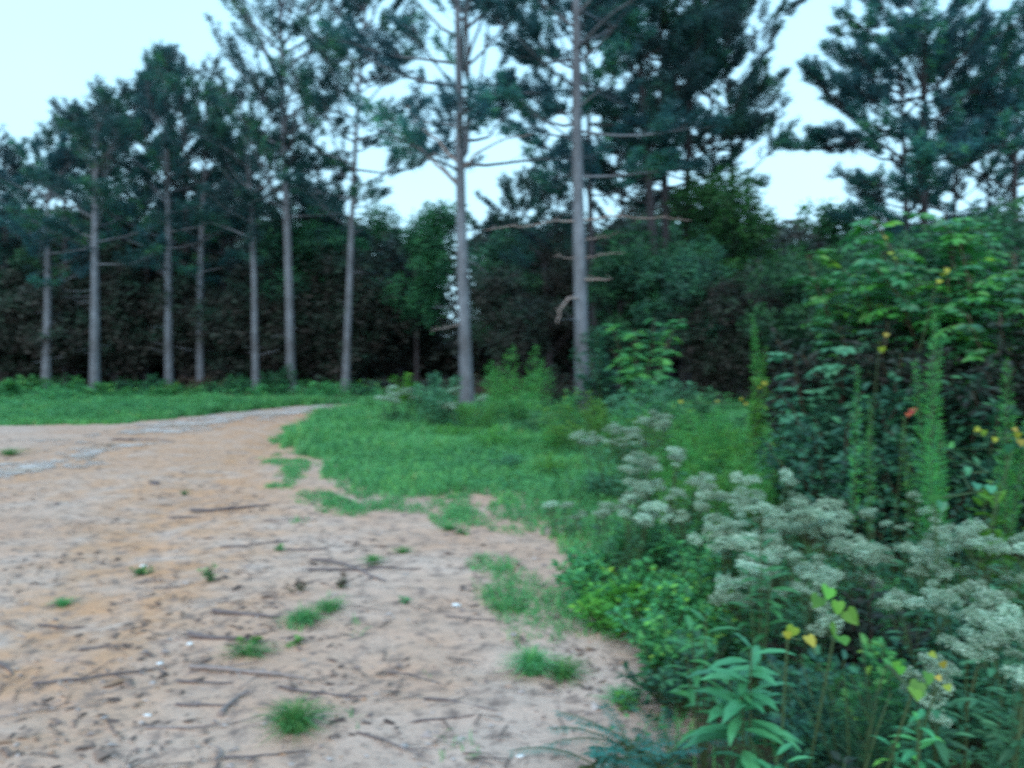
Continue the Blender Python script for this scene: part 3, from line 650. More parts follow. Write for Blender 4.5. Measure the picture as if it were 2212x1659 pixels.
#TREES
# ------------------------------------------------------------------ front pines, each built for itself
def hero(label, seed, px, d, H, r0, zc, R, px2=None, py2=None, group='tall pines along the wood edge', name='pine_tree', **kw):
    x0 = XD(px, d); lean = (0, 0)
    if px2 is not None:
        q = P(px2, py2, d); f = max(.15, (q[2])/H); lean = ((q[0]-x0)/f**1.2, 0)
    loc = gl(x0, d)
    root, path = pine(name, seed, H, r0, zc, R, lean=lean, loc=loc, **kw)
    tag(root, label, 'pine tree', group); root.pop('H', None) if 'H' in root else None
    return root, path
HERO = [
 ('grey pine at the far left edge with its trunk half lost in shadow', 11, 97, 30, 8.6, .19, 3.6, 2.4, 110, 400, dict(prof='round', dead=12)),
 ('pale straight pine, second full trunk from the left edge', 12, 203, 27.5, 9.9, .19, 4.0, 2.5, 209, 300, dict(prof='cone', dead=9, dens=.95)),
 ('pine with the tallest pointed crown among those at left', 13, 365, 30, 12.3, .17, 4.1, 2.7, 358, 100, dict(prof='cone', up=(0, 55))),
 ('slim pine close right of the tall pointed pine', 14, 432, 30.5, 11.2, .155, 4.2, 2.3, 440, 200, dict(prof='round')),
 ('short pine with a dense rounded dark crown, left of the bare-limbed pine', 15, 553, 29, 10.2, .14, 4.6, 2.2, 535, 280, dict(prof='top', mat='needles_dark', tuft=11)),
 ('tall slender pine just left of the domed green tree', 17, 745, 29, 16.2, .145, 6.0, 2.7, 772, 300, dict(prof='column', gap=.2, dens=.9)),
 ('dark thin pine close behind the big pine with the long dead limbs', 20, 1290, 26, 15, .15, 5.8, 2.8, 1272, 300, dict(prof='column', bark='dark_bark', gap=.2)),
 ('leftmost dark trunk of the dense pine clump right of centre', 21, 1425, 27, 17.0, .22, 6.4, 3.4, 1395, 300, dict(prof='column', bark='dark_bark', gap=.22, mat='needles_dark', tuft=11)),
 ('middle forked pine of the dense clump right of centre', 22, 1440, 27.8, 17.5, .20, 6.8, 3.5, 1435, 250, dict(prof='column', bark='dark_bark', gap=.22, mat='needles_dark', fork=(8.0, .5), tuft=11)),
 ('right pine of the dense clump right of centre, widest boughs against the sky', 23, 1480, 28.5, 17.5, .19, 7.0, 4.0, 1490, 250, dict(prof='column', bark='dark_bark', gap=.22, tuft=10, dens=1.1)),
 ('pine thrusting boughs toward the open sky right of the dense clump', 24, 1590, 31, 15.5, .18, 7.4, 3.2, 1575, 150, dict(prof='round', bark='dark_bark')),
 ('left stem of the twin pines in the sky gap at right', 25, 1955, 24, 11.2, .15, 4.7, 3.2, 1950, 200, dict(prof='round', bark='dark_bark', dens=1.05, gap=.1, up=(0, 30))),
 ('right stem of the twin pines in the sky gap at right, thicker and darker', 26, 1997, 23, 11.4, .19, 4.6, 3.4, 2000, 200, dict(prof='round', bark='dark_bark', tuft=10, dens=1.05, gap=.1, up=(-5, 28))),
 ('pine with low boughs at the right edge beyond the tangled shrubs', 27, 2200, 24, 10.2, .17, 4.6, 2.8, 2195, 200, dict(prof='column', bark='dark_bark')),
]
for lb, s, px, d, H, r0, zc, R, px2, py2, kw in HERO: hero(lb, s, px, d, H, r0, zc, R, px2, py2, **kw)
# F: upswept bare limbs on its left
hero('tall pine with long bare upswept limbs on its left side', 16, 628, 29, 17.8, .18, 6.4, 3.9, 612, 100, prof='round', up=(12, 58), gap=.06, dens=.9, tuft=4)
# H and I: the two near trunks
rH, pH = hero('nearest left pine trunk, pale and forked high up, right of the domed green tree', 18, 1010, 20, 14.5, .185, 5.6, 3.5, 993, 300, prof='column', up=(5, 55), fork=(6.4, .22), gap=.15, dens=.9, dead=5, name='pine_tree')
rI, pI = hero('big pale pine nearest centre right with long dead limbs held out both ways', 79, 1260, 19, 15.0, .20, 5.6, 2.8, 1250, 300, prof='column', up=(-5, 45), gap=.1, dens=1.3, dead=3)
def dead_branch(root, path, d, pts_px, r):
    base = np.array(root.location); mb = MB(); pts = []
    for k, (px, py, dy) in enumerate(pts_px):
        q = P(px, py, d+dy)-base
        if k == 0: c = at_z(path, q[2]); q = c
        pts.append(q)
    pts = np.array(pts); s = np.linspace(0, 1, len(pts)); ss = np.linspace(0, 1, 14)
    fine = np.stack([np.interp(ss, s, pts[:, c]) for c in range(3)], 1); rg = np.random.RandomState(len(pts_px)+int(pts_px[0][1])); fine[2:] += rg.normal(size=(12, 3))*.015
    tube(mb, fine, np.linspace(r, r*.3, 14), 6)
    for k in (5, 8, 10, 12):
        e = fine[k]+np.array([rg.uniform(-.3, .3), rg.uniform(-.2, .2), rg.uniform(-.05, .22)])*.8; tube(mb, [fine[k], (fine[k]+e)/2+[0, 0, .02], e], [r*.4, r*.3, r*.15], 3, cap=False)
    o = mb.obj('dead_branch', 'dead_wood', root, True); return o
dead_branch(rI, pI, 19, [(1245, 478, 0), (1200, 478, -.3), (1130, 488, -.6), (1045, 497, -.9)], .028)
dead_branch(rI, pI, 19, [(1262, 478, 0), (1320, 468, -.2), (1400, 470, -.4), (1490, 476, -.8)], .028)
dead_branch(rI, pI, 19, [(1245, 560, 0), (1225, 558, -.2), (1205, 550, -.4)], .022)
dead_branch(rI, pI, 19, [(1262, 560, 0), (1300, 550, -.3), (1350, 546, -.5)], .016)
dead_branch(rI, pI, 19, [(1262, 604, 0), (1290, 604, -.3), (1320, 604, -.5)], .034)
dead_branch(rI, pI, 19, [(1262, 520, 0), (1290, 515, -.3), (1330, 505, -.5)], .014)
dead_branch(rI, pI, 19, [(1250, 648, 0), (1228, 643, -.4), (1212, 665, -.5), (1203, 700, -.5)], .036)
dead_branch(rH, pH, 20, [(1003, 700, 0), (975, 706, -.3), (930, 714, -.5)], .018)
dead_branch(rH, pH, 20, [(995, 408, 0), (940, 350, .2), (860, 285, .3), (815, 250, .5)], .045)
dead_branch(rH, pH, 20, [(996, 360, 0), (950, 310, .2), (905, 270, .4), (880, 225, .5)], .04)
dead_branch(rH, pH, 20, [(1000, 372, 0), (1030, 330, -.2), (1090, 300, -.3), (1150, 290, -.5)], .035)

# ------------------------------------------------------------------ thin pines deeper in, one prototype each kind, then copies
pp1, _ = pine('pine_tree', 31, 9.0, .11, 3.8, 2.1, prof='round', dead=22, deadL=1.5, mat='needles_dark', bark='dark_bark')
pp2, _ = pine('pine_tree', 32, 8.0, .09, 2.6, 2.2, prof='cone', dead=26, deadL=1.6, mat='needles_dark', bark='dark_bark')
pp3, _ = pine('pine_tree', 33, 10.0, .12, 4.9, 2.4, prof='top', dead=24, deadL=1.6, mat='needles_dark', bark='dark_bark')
PROT = [pp1, pp2, pp3]; usedp = [False]*3
def place(protos, flags, i, loc, rz, s):
    if flags[i]: o = copy_tree(protos[i])
    else: o = protos[i]; flags[i] = True
    o.location = loc; o.rotation_euler = (0, 0, rz); o.scale = (s, s, s*1.0)
    return o
rng = np.random.RandomState(5)
thin = [(392, 35, 0, .85, 'thin grey trunk left of a pair behind the slim pine'), (411, 34, 2, .75, 'thin grey trunk right of a pair behind the slim pine'),
 (652, 36, 0, .9, 'thin brown trunk just right of the bare-limbed pine'), (672, 35, 2, .8, 'thin brown trunk with a side limb, second right of the bare-limbed pine'),
 (716, 37, 0, .9, 'thin brown trunk just left of the tall slender pine'), (862, 39, 1, .9, 'lone thin trunk under the domed green tree'),
 (1066, 42, 0, .9, 'faint thin trunk right of the near forked pine'), (1168, 36, 2, .85, 'thin reddish trunk midway between the two near pines'),
 (1110, 44, 2, 1.0, 'wispy pine top showing in the sky gap between the two near pines'), (20, 33, 2, .9, 'pine crown cut by the left edge of the picture'),
 (300, 36, 2, .92, 'shaded pine between the pale straight pine and the tall pointed pine'), (500, 37, 0, 1.0, 'shaded pine behind and left of the rounded dark crown'),
 (150, 37, 1, .95, 'shaded pine between the two leftmost trunks')]
for px, d, k, s, lb in thin:
    o = place(PROT, usedp, k, gd(px, d), rng.uniform(0, 6.28), s); tag(o, lb, 'pine tree', 'thin pines inside the wood')

# ------------------------------------------------------------------ broadleaf and bushy trees
BL = [
 ('domed bright green tree rising into the sky gap left of the near forked pine', 41, 900, 33, 9.0, 2.6, 2.2, 'leaf_dome', 15000),
 ('dark green round tree behind the tall slender pine', 42, 690, 34, 8.8, 2.0, 2.0, 'leaf_dome', 11000),
 ('broad green tree under the dense pine clump', 43, 1560, 28, 8.2, 2.7, 2.2, 'leaf_dome', 15000),
 ('small round tree below the sky gap right of the dense pine clump', 44, 1785, 26.5, 7.2, 1.9, 1.5, 'leaf_dome', 10000),
 ('leafy tree under the boughs just right of the big pale pine', 45, 1400, 25, 6.3, 2.2, 1.2, 'leaf_wood', 12000),
 ('dark tree at the right edge below the low-boughed pine', 46, 2150, 20, 5.6, 2.4, 1.2, 'leaf_wood', 11000),
 ('dark low tree below the twin pines', 47, 1960, 21, 5.2, 2.2, 1.0, 'leaf_wood', 10000),
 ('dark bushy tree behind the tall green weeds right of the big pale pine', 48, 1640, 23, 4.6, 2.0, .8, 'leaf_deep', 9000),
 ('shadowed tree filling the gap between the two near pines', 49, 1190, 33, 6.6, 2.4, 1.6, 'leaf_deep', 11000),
]
for lb, s, px, d, H, R, zc, mt, n in BL:
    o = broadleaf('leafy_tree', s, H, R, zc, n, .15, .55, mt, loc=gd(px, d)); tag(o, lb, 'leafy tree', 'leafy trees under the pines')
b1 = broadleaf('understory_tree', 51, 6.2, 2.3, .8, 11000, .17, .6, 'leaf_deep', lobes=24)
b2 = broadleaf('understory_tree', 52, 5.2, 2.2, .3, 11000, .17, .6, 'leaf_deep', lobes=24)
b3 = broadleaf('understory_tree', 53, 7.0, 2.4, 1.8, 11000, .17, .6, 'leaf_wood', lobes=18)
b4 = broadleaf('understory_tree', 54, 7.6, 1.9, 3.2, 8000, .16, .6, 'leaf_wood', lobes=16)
BP = [b1, b2, b3, b4]; BH = [6.2, 5.2, 7.0, 7.6]; fl = [False]*4; i = 0
def ytop(px): return np.interp(px, [-200, 0, 300, 600, 780, 900, 1000, 1150, 1300, 1500, 1700, 1800, 2300], [470, 450, 445, 440, 450, 490, 500, 450, 440, 420, 450, 470, 470])
REF = [(-400, 'left of the farthest left pine'), (97, 'between the far left pine and the pale straight pine'), (203, 'between the pale straight pine and the tall pointed pine'), (365, 'behind the slim pine'),
 (500, 'behind the short round-crowned pine'), (625, 'between the bare-limbed pine and the tall slender pine'), (745, 'left of the domed green tree'), (900, 'behind the near forked pine'), (1010, 'between the two near pines'),
 (1260, 'right of the big pale pine'), (1420, 'under the dense pine clump'), (1600, 'right of the dense pine clump'), (1800, 'behind the right-hand thicket'), (2050, 'beyond the right-hand edge of the thicket')]
UN = {}
for row, (d, step) in enumerate([(34.5, 2.5), (39, 2.5), (45, 2.6), (52, 2.8)]):
    x = XD(-120, d)+row
    while x < XD(2330, d):
        xx = x+rng.uniform(-.8, .8); d2 = d+rng.uniform(-1.6, 1.6); px = xx/d2*1700+1106; k = (i*7+row) % 4
        hole = (780 < px < 1100 and row > 0) or (row == 0 and (785 < px < 840 or 960 < px < 1030))
        if not hole:
            Ht = ((760-ytop(px))/1700*d2+1.6)*rng.uniform(.68, 1.03); s_ = Ht/BH[k]
            if k == 3 and row == 0 and rng.rand() < .4: k = 2; s_ = Ht/BH[2]
            o = place(BP, fl, k, gl(xx, d2), rng.uniform(0, 6.28), s_)
            ref = [r_ for p_, r_ in REF if p_ <= px][-1]
            UN.setdefault((row, ref), []).append((px, o))
            tag(o, ('front', 'second', 'third', 'farthest')[row]+' row of dark understory trees, '+ref, 'understory tree', 'understory trees in the shade of the wood')
        i += 1; x += step
for k_, lst in UN.items():
    if len(lst) > 1:
        for (p_, o), wd in zip(sorted(lst, key=lambda q: q[0]), ['left one', 'right one'] if len(lst) == 2 else ['left one', 'middle one', 'right one', 'rightmost one']):
            o['label'] = o['label'].replace(' row of dark understory trees', ' understory row, '+wd)
for i_, (px, d, k, Ht) in enumerate([(-30, 32, 0, 5.6), (55, 32.5, 1, 5.4), (140, 31.8, 0, 6.0), (255, 32.2, 1, 5.6), (315, 32.6, 0, 5.9), (400, 32.6, 0, 5.4), (480, 32, 1, 5.9), (590, 32.3, 0, 5.5), (690, 32.4, 1, 5.6), (1120, 27, 0, 5.2), (1340, 24, 2, 4.8), (1480, 23, 2, 5.0), (1560, 22, 1, 3.9), (1720, 20, 2, 4.3)]):
    o = place(BP, fl, k, gd(px, d), i_*1.3, Ht/BH[k])
    tag(o, 'low dense dark tree '+['cut by the left edge', 'between the left edge and the far left pine', 'close left of the pale straight pine', 'close right of the pale straight pine', 'left of the tall pointed pine', 'right behind the tall pointed pine',
      'left of the short round-crowned pine', 'close left of the bare-limbed pine', 'close left of the tall slender pine', 'midway between the two near pines', 'close right of the big pale pine', 'behind the rounded blue-green bush', 'behind the narrow lime weeds', 'behind the left end of the thicket'][i_], 'understory tree', 'low trees just behind the front pines')
# pines filling the left of the wood
rng = np.random.RandomState(15); PH = [9.0, 8.0, 10.0]
for px, d, k, yt, lb in [(-20, 33, 0, 440, 'pine with its top cut by the left edge of the picture'), (48, 34, 2, 365, 'low pine crown rising between the left edge and the far left pine'), (150, 33, 0, 250, 'pine crown filling the gap left of the pale straight pine'),
   (262, 34, 2, 215, 'pine crown filling the gap right of the pale straight pine'), (325, 35, 0, 240, 'pine crown just left of the tall pointed pine'), (402, 34, 2, 170, 'pine crown between the tall pointed pine and the slim pine'),
   (490, 34, 0, 290, 'pine crown between the slim pine and the round-crowned pine'), (590, 34, 2, 300, 'pine crown close left of the bare-limbed pine'), (690, 35, 0, 330, 'pine crown between the bare-limbed and the tall slender pine'),
   (1340, 31, 2, 250, 'pine crown right behind the big pale pine'), (1180, 34, 0, 380, 'pine crown low in the sky gap between the near pines'), (1530, 33, 2, 60, 'pine crown filling the right of the dense clump'), (2060, 26, 2, 120, 'pine crown just right of the twin pines'), (2130, 27, 2, 200, 'pine crown between the twin pines and the right edge'), (1870, 30, 0, 380, 'low pine left of the twin pines')]:
    Ht = (760-yt)/1700*d+1.6; Ht -= 1.0; s_ = Ht/PH[k]
    o = place(PROT, usedp, k, gd(px, d), rng.uniform(0, 6.28), s_); o.scale = (min(s_, 1.25), min(s_, 1.25), s_); tag(o, lb, 'pine tree', 'pines filling the gaps of the wood edge')
# far wood: reads as one mass
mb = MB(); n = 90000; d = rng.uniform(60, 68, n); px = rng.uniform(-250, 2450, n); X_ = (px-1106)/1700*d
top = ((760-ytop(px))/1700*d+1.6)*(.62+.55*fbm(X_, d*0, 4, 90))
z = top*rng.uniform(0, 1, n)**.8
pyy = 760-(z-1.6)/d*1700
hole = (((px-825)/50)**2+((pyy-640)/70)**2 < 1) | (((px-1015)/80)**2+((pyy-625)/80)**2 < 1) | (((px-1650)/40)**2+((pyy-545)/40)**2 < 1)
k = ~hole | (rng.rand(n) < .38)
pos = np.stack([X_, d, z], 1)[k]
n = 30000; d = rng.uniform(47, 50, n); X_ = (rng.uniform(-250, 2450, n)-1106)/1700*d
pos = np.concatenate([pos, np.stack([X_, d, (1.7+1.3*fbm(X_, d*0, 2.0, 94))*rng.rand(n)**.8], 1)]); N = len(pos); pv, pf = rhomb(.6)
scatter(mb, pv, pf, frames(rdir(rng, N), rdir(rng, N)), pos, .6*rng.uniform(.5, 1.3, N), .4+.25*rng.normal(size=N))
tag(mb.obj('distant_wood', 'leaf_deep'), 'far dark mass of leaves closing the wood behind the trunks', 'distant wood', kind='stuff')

#PLANTS
# ------------------------------------------------------------------ shrubs and weeds at the wood edge
def T(o, lb, cat, grp=None): return tag(o, lb, cat, grp)
EDGE = 'shrubs at the foot of the pines'
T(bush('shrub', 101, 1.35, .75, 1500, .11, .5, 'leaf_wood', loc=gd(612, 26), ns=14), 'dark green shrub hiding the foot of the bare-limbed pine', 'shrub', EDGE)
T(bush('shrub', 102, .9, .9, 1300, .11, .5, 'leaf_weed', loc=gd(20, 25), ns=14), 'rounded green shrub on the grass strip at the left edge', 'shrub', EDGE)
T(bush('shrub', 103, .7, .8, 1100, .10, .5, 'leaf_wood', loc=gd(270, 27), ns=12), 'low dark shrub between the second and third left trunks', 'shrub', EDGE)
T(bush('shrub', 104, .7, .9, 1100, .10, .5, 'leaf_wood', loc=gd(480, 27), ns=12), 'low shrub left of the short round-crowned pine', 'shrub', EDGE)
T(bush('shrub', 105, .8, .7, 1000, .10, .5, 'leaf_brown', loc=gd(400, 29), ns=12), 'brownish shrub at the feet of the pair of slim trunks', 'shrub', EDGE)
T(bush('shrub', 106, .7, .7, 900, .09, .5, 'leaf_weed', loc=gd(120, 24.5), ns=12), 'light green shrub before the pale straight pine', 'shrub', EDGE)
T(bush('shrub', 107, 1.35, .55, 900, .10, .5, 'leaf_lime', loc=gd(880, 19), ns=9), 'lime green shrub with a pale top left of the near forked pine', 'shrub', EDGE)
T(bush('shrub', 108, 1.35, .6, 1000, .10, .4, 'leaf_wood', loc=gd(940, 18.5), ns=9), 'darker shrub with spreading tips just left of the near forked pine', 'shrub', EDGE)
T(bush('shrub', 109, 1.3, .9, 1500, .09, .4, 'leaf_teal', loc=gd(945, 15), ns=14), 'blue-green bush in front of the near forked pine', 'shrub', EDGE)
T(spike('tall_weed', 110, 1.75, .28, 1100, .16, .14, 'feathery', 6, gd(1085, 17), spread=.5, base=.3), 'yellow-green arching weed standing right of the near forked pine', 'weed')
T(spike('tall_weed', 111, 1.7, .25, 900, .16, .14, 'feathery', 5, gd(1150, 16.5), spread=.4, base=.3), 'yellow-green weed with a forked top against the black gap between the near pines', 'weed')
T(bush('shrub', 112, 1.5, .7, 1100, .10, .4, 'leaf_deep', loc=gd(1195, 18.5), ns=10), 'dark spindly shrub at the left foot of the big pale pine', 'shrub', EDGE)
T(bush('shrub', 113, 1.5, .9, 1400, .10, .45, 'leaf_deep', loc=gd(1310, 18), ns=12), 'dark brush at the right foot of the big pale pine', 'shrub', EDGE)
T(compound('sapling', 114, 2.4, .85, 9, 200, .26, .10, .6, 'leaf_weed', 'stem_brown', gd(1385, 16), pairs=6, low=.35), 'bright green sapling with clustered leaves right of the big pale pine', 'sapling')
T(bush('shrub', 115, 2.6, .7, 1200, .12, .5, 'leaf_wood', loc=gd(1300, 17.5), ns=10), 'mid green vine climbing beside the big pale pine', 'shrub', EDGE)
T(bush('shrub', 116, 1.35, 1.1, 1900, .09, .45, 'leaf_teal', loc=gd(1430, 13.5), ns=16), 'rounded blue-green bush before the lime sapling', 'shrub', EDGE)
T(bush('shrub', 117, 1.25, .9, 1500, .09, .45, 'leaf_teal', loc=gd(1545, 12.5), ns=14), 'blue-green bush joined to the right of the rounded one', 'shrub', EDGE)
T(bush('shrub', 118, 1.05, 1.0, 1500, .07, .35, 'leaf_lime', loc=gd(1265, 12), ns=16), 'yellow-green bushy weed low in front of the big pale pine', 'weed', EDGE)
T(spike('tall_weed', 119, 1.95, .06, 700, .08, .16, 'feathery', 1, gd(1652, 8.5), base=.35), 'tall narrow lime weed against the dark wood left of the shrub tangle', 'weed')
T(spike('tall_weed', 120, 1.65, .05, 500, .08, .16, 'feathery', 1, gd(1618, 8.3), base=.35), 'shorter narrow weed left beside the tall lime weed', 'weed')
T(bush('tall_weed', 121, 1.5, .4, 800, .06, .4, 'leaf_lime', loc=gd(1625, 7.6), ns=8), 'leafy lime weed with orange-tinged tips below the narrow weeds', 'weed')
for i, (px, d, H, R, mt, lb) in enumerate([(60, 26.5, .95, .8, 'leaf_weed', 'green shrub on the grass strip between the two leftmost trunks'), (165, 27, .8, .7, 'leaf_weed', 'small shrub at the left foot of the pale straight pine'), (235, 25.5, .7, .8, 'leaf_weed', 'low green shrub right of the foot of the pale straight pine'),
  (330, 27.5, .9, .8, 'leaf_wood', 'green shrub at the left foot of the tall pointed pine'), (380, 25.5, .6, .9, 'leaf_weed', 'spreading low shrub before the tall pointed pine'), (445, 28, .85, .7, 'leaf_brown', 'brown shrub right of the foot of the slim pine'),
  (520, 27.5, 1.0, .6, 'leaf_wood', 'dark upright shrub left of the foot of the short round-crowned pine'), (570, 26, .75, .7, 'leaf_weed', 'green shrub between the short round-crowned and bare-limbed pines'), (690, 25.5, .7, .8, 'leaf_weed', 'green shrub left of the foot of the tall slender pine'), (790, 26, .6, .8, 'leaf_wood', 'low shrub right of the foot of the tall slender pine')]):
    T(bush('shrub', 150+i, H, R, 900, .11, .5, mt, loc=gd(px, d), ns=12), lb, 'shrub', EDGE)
# the weedy bank in front of the pines
wp = [bush('weed_clump', 130, .95, .8, 1500, .07, .35, 'leaf_weed', ns=16), spike('weed_clump', 131, .95, .16, 1800, .10, .10, 'feathery', 10, spread=.5, base=.1, lean=.15),
      bush('weed_clump', 132, .7, .8, 1500, .06, .5, 'leaf_teal', ns=16), bush('weed_clump', 133, .8, .9, 1600, .06, .3, 'leaf_lime', ns=18)]
wf = [False]*4; rng = np.random.RandomState(9)
WB = [(845, 15.5, 2, .8, 'left end of the bank, just past the track'), (900, 17.5, 0, .8, 'under the lime shrub'), (1000, 16.5, 3, .9, 'at the foot of the near forked pine'), (1040, 14.5, 1, .9, 'before the near forked pine, to its right'),
 (1110, 15, 0, .9, 'under the two arching yellow-green weeds'), (1170, 14, 2, .9, 'midway between the two near pines'), (1230, 15, 0, 1.0, 'at the left foot of the big pale pine'), (1330, 14.5, 3, 1.0, 'at the right foot of the big pale pine'),
 (1380, 12, 0, .9, 'left of the rounded blue-green bush'), (1180, 12, 1, .8, 'in front of the gap between the near pines'), (1080, 12.2, 3, .65, 'low, where the bank meets the mown-looking grass'), (1480, 11, 0, 1.0, 'in front of the rounded blue-green bush'),
 (1560, 10.6, 1, 1.1, 'beside the narrow lime weeds, farther back'), (1420, 10.2, 3, .9, 'behind the farthest pair of white flowers'), (1500, 9.2, 1, 1.0, 'right behind the farthest pair of white flowers'), (1580, 9.0, 1, 1.15, 'tallest, left below the narrow lime weeds'),
 (1340, 10.2, 0, .7, 'behind the farthest left white flower'), (1640, 9.6, 3, 1.1, 'behind the narrow lime weeds'), (1440, 8.3, 1, .85, 'close right of the farthest pair of white flowers'), (1550, 7.9, 1, 1.05, 'in the middle of the bright bank right of the white flowers'),
 (1600, 7.0, 1, 1.0, 'nearest on the right of the bright bank'), (1500, 6.9, 3, .8, 'behind the raised white flower head'), (1650, 6.2, 1, .9, 'beside the dark thicket, nearest its left end'), (1700, 7.4, 0, 1.0, 'against the left end of the dark thicket'),
 (800, 18.5, 0, .55, 'lowest at the left, by the end of the track'), (780, 20.5, 3, .5, 'at the end of the track under the slender pine'), (1290, 8.6, 2, .45, 'low, left of the farthest white flowers'), (1200, 9.8, 3, .45, 'low in the grass in front of the bank'),
 (980, 13.5, 3, .6, 'in front of the blue-green bush by the forked pine'), (1100, 10.4, 2, .4, 'smallest, out in the open grass'), (1470, 7.6, 1, .8, 'right behind the white flower with a raised head'), (1530, 10, 3, 1.0, 'behind the bright feathery weeds'), (1620, 8.0, 1, 1.0, 'at the base of the narrow lime weeds'), (1570, 6.3, 1, .85, 'left behind the big central flower mass')]
wl = ['broad-leaved weeds ', 'feathery light green weeds ', 'blue-green weeds ', 'fine-leaved yellowish weeds ']
for px, d, k, s_, lb in WB:
    o = place(wp, wf, k, gd(px, d), rng.uniform(0, 6.28), s_); tag(o, wl[k]+lb, 'weed clump', 'weed clumps in the bank before the pines')

# ------------------------------------------------------------------ shrub tangle at right
TG = 'tangled shrubs on the right'
def thick(seed, px, d, H, R, lb, mat='leaf_deep', n=5200, leaf=.075):
    o = bush('tangled_shrub', seed, H, R, int(n*1.6), leaf*1.1, .5, mat, 'stem_brown', 34, gd(px, d), 0, .45, .08, .1); T(o, lb, 'shrub', TG)
thick(201, 1760, 8.2, 2.1, 1.0, 'dark tangled shrub at the left end of the right-hand thicket', 'leaf_deep')
thick(202, 1900, 7.2, 2.2, 1.1, 'dark brown vine-choked shrub behind the thin yellow-green spikes', 'leaf_deep', 6200)
thick(203, 2080, 6.8, 2.3, 1.1, 'shadowed shrub behind the tall feathery green spire', 'leaf_deep', 6200)
thick(204, 2260, 6.0, 2.2, 1.0, 'shadowed shrub at the right edge of the picture', 'leaf_deep')
thick(209, 1850, 6.6, 1.7, .9, 'green-leaved shrub filling the thicket between the thin spikes and its left end', 'leaf_wood', 3000, .08)
thick(210, 2120, 5.8, 1.6, .8, 'green-leaved shrub filling the thicket right of the tallest spire', 'leaf_wood', 2600, .08)
thick(205, 1990, 5.6, 1.05, .8, 'low dark leafy shrub with scattered blue-green leaves below the spires', 'leaf_wood', 1500, .06)
thick(206, 1800, 6.3, 1.2, .8, 'low blue-green bramble left of the thin spikes', 'leaf_wood', 1500, .07)
thick(207, 2150, 8.5, 2.7, 1.3, 'tall dark shrub carrying the arching compound leaves at the right edge', 'leaf_wood', 5000, .10)
thick(208, 1930, 8.8, 2.6, 1.1, 'tall dark shrub carrying the leftmost arching compound leaves', 'leaf_wood', 4500, .10)
T(compound('sumac', 211, 2.75, 1.15, 12, 420, .3, .10, .45, 'leaf_sumac', loc=gd(1930, 7.8), pairs=5, low=.6), 'sumac with bright green compound leaves at the left top of the thicket', 'sumac')
T(compound('sumac', 212, 2.95, 1.25, 12, 460, .32, .105, .45, 'leaf_sumac', loc=gd(2120, 7.2), pairs=5, low=.55), 'tallest sumac with yellow-green crown at the upper right of the thicket', 'sumac')
T(compound('sumac', 213, 2.6, 1.1, 10, 330, .32, .10, .45, 'leaf_sumac', loc=gd(2290, 6.4), pairs=5, low=.5), 'sumac running out of the right edge of the picture', 'sumac')
T(compound('sumac', 214, 1.9, .75, 8, 130, .26, .09, .5, 'leaf_teal', loc=gd(1800, 7.2), pairs=7, low=.5), 'smaller bluish sumac with drooping leaves at the left of the thicket', 'sumac')
T(spike('feathery_spire', 221, 1.82, .055, 2600, .07, .09, 'feathery', 5, gd(2020, 4.6), base=.12, spread=.07, lean=.05, rpow=.6), 'tallest feathery green spire standing before the dark thicket', 'weed')
T(spike('feathery_spire', 222, 1.55, .045, 1000, .06, .10, 'feathery', 3, gd(2185, 4.5), spread=.05, base=.4, lean=.05), 'narrow green spire leaning at the right edge', 'weed')
T(spike('thin_spike', 223, 1.5, .03, 360, .05, .16, 'feathery', 1, gd(1850, 4.9), base=.3, lean=.03), 'thin yellow-green spike before the dark thicket, left of the tallest spire', 'weed')
T(spike('thin_spike', 224, 1.3, .03, 300, .05, .16, 'feathery', 1, gd(1885, 5.0), base=.3, lean=.03), 'shorter thin green spike beside the yellow-green one', 'weed')
T(spike('thin_spike', 225, 1.2, .03, 260, .05, .16, 'feathery', 1, gd(1975, 4.7), base=.2, lean=.03), 'thin spike close left of the tallest feathery spire', 'weed')
def leaf_patch(name, seed, spots, size, mat, lb, cat, face=(0, -1, .6)):
    """a vine: a stem through the spots with a leaf at each"""
    rg = np.random.RandomState(seed); pts = np.array([P(*s) for s in spots]); g = pts[0].copy(); g[2] = 0; g[1] += .25
    root = empty(name, tuple(g)); tb = MB(); nb = MB(); q = pts-g
    order = np.argsort(q[:, 2]); path = np.vstack([[0, 0, -.03], q[order]+[0, .05, -.03]])
    tube(tb, path, np.linspace(.005, .002, len(path)), 4, cap=False)
    N = len(q); d = np.array([[0, -.35, -.9]])+rg.normal(size=(N, 3))*.45
    pv, pf = HEART
    Fm = frames(d, np.array([face])+rg.normal(size=(N, 3))*.25); sz = size*.64*rg.uniform(.75, 1.2, N)
    tb.obj('stem', 'stem_green', root)
    for k in range(N):
        nb = MB(); scatter(nb, pv, pf, Fm[k:k+1], 0*q[k:k+1], sz[k], np.clip(.5+.3*rg.normal(size=1), 0, 1))
        lf = nb.obj('leaf', mat, root); lf.location = q[k]
    T(root, lb, cat)
leaf_patch('vine', 231, [(2125, 930, 3.9), (2150, 945, 3.9), (2200, 935, 3.8), (2205, 950, 3.8), (2115, 925, 4.0), (2190, 925, 3.9)], .05, 'leaf_yellow', 'vine with bright yellow leaves at the right edge', 'vine')
leaf_patch('vine', 232, [(2110, 1045, 3.4), (2035, 1085, 3.5), (2020, 1070, 3.6), (2140, 1050, 3.4), (2150, 1010, 3.6), (2090, 1010, 3.7), (2180, 960, 3.8), (2060, 960, 4.1)], .075, 'leaf_heart', 'vine with large blue-green heart-shaped leaves beside the tallest spire', 'vine')
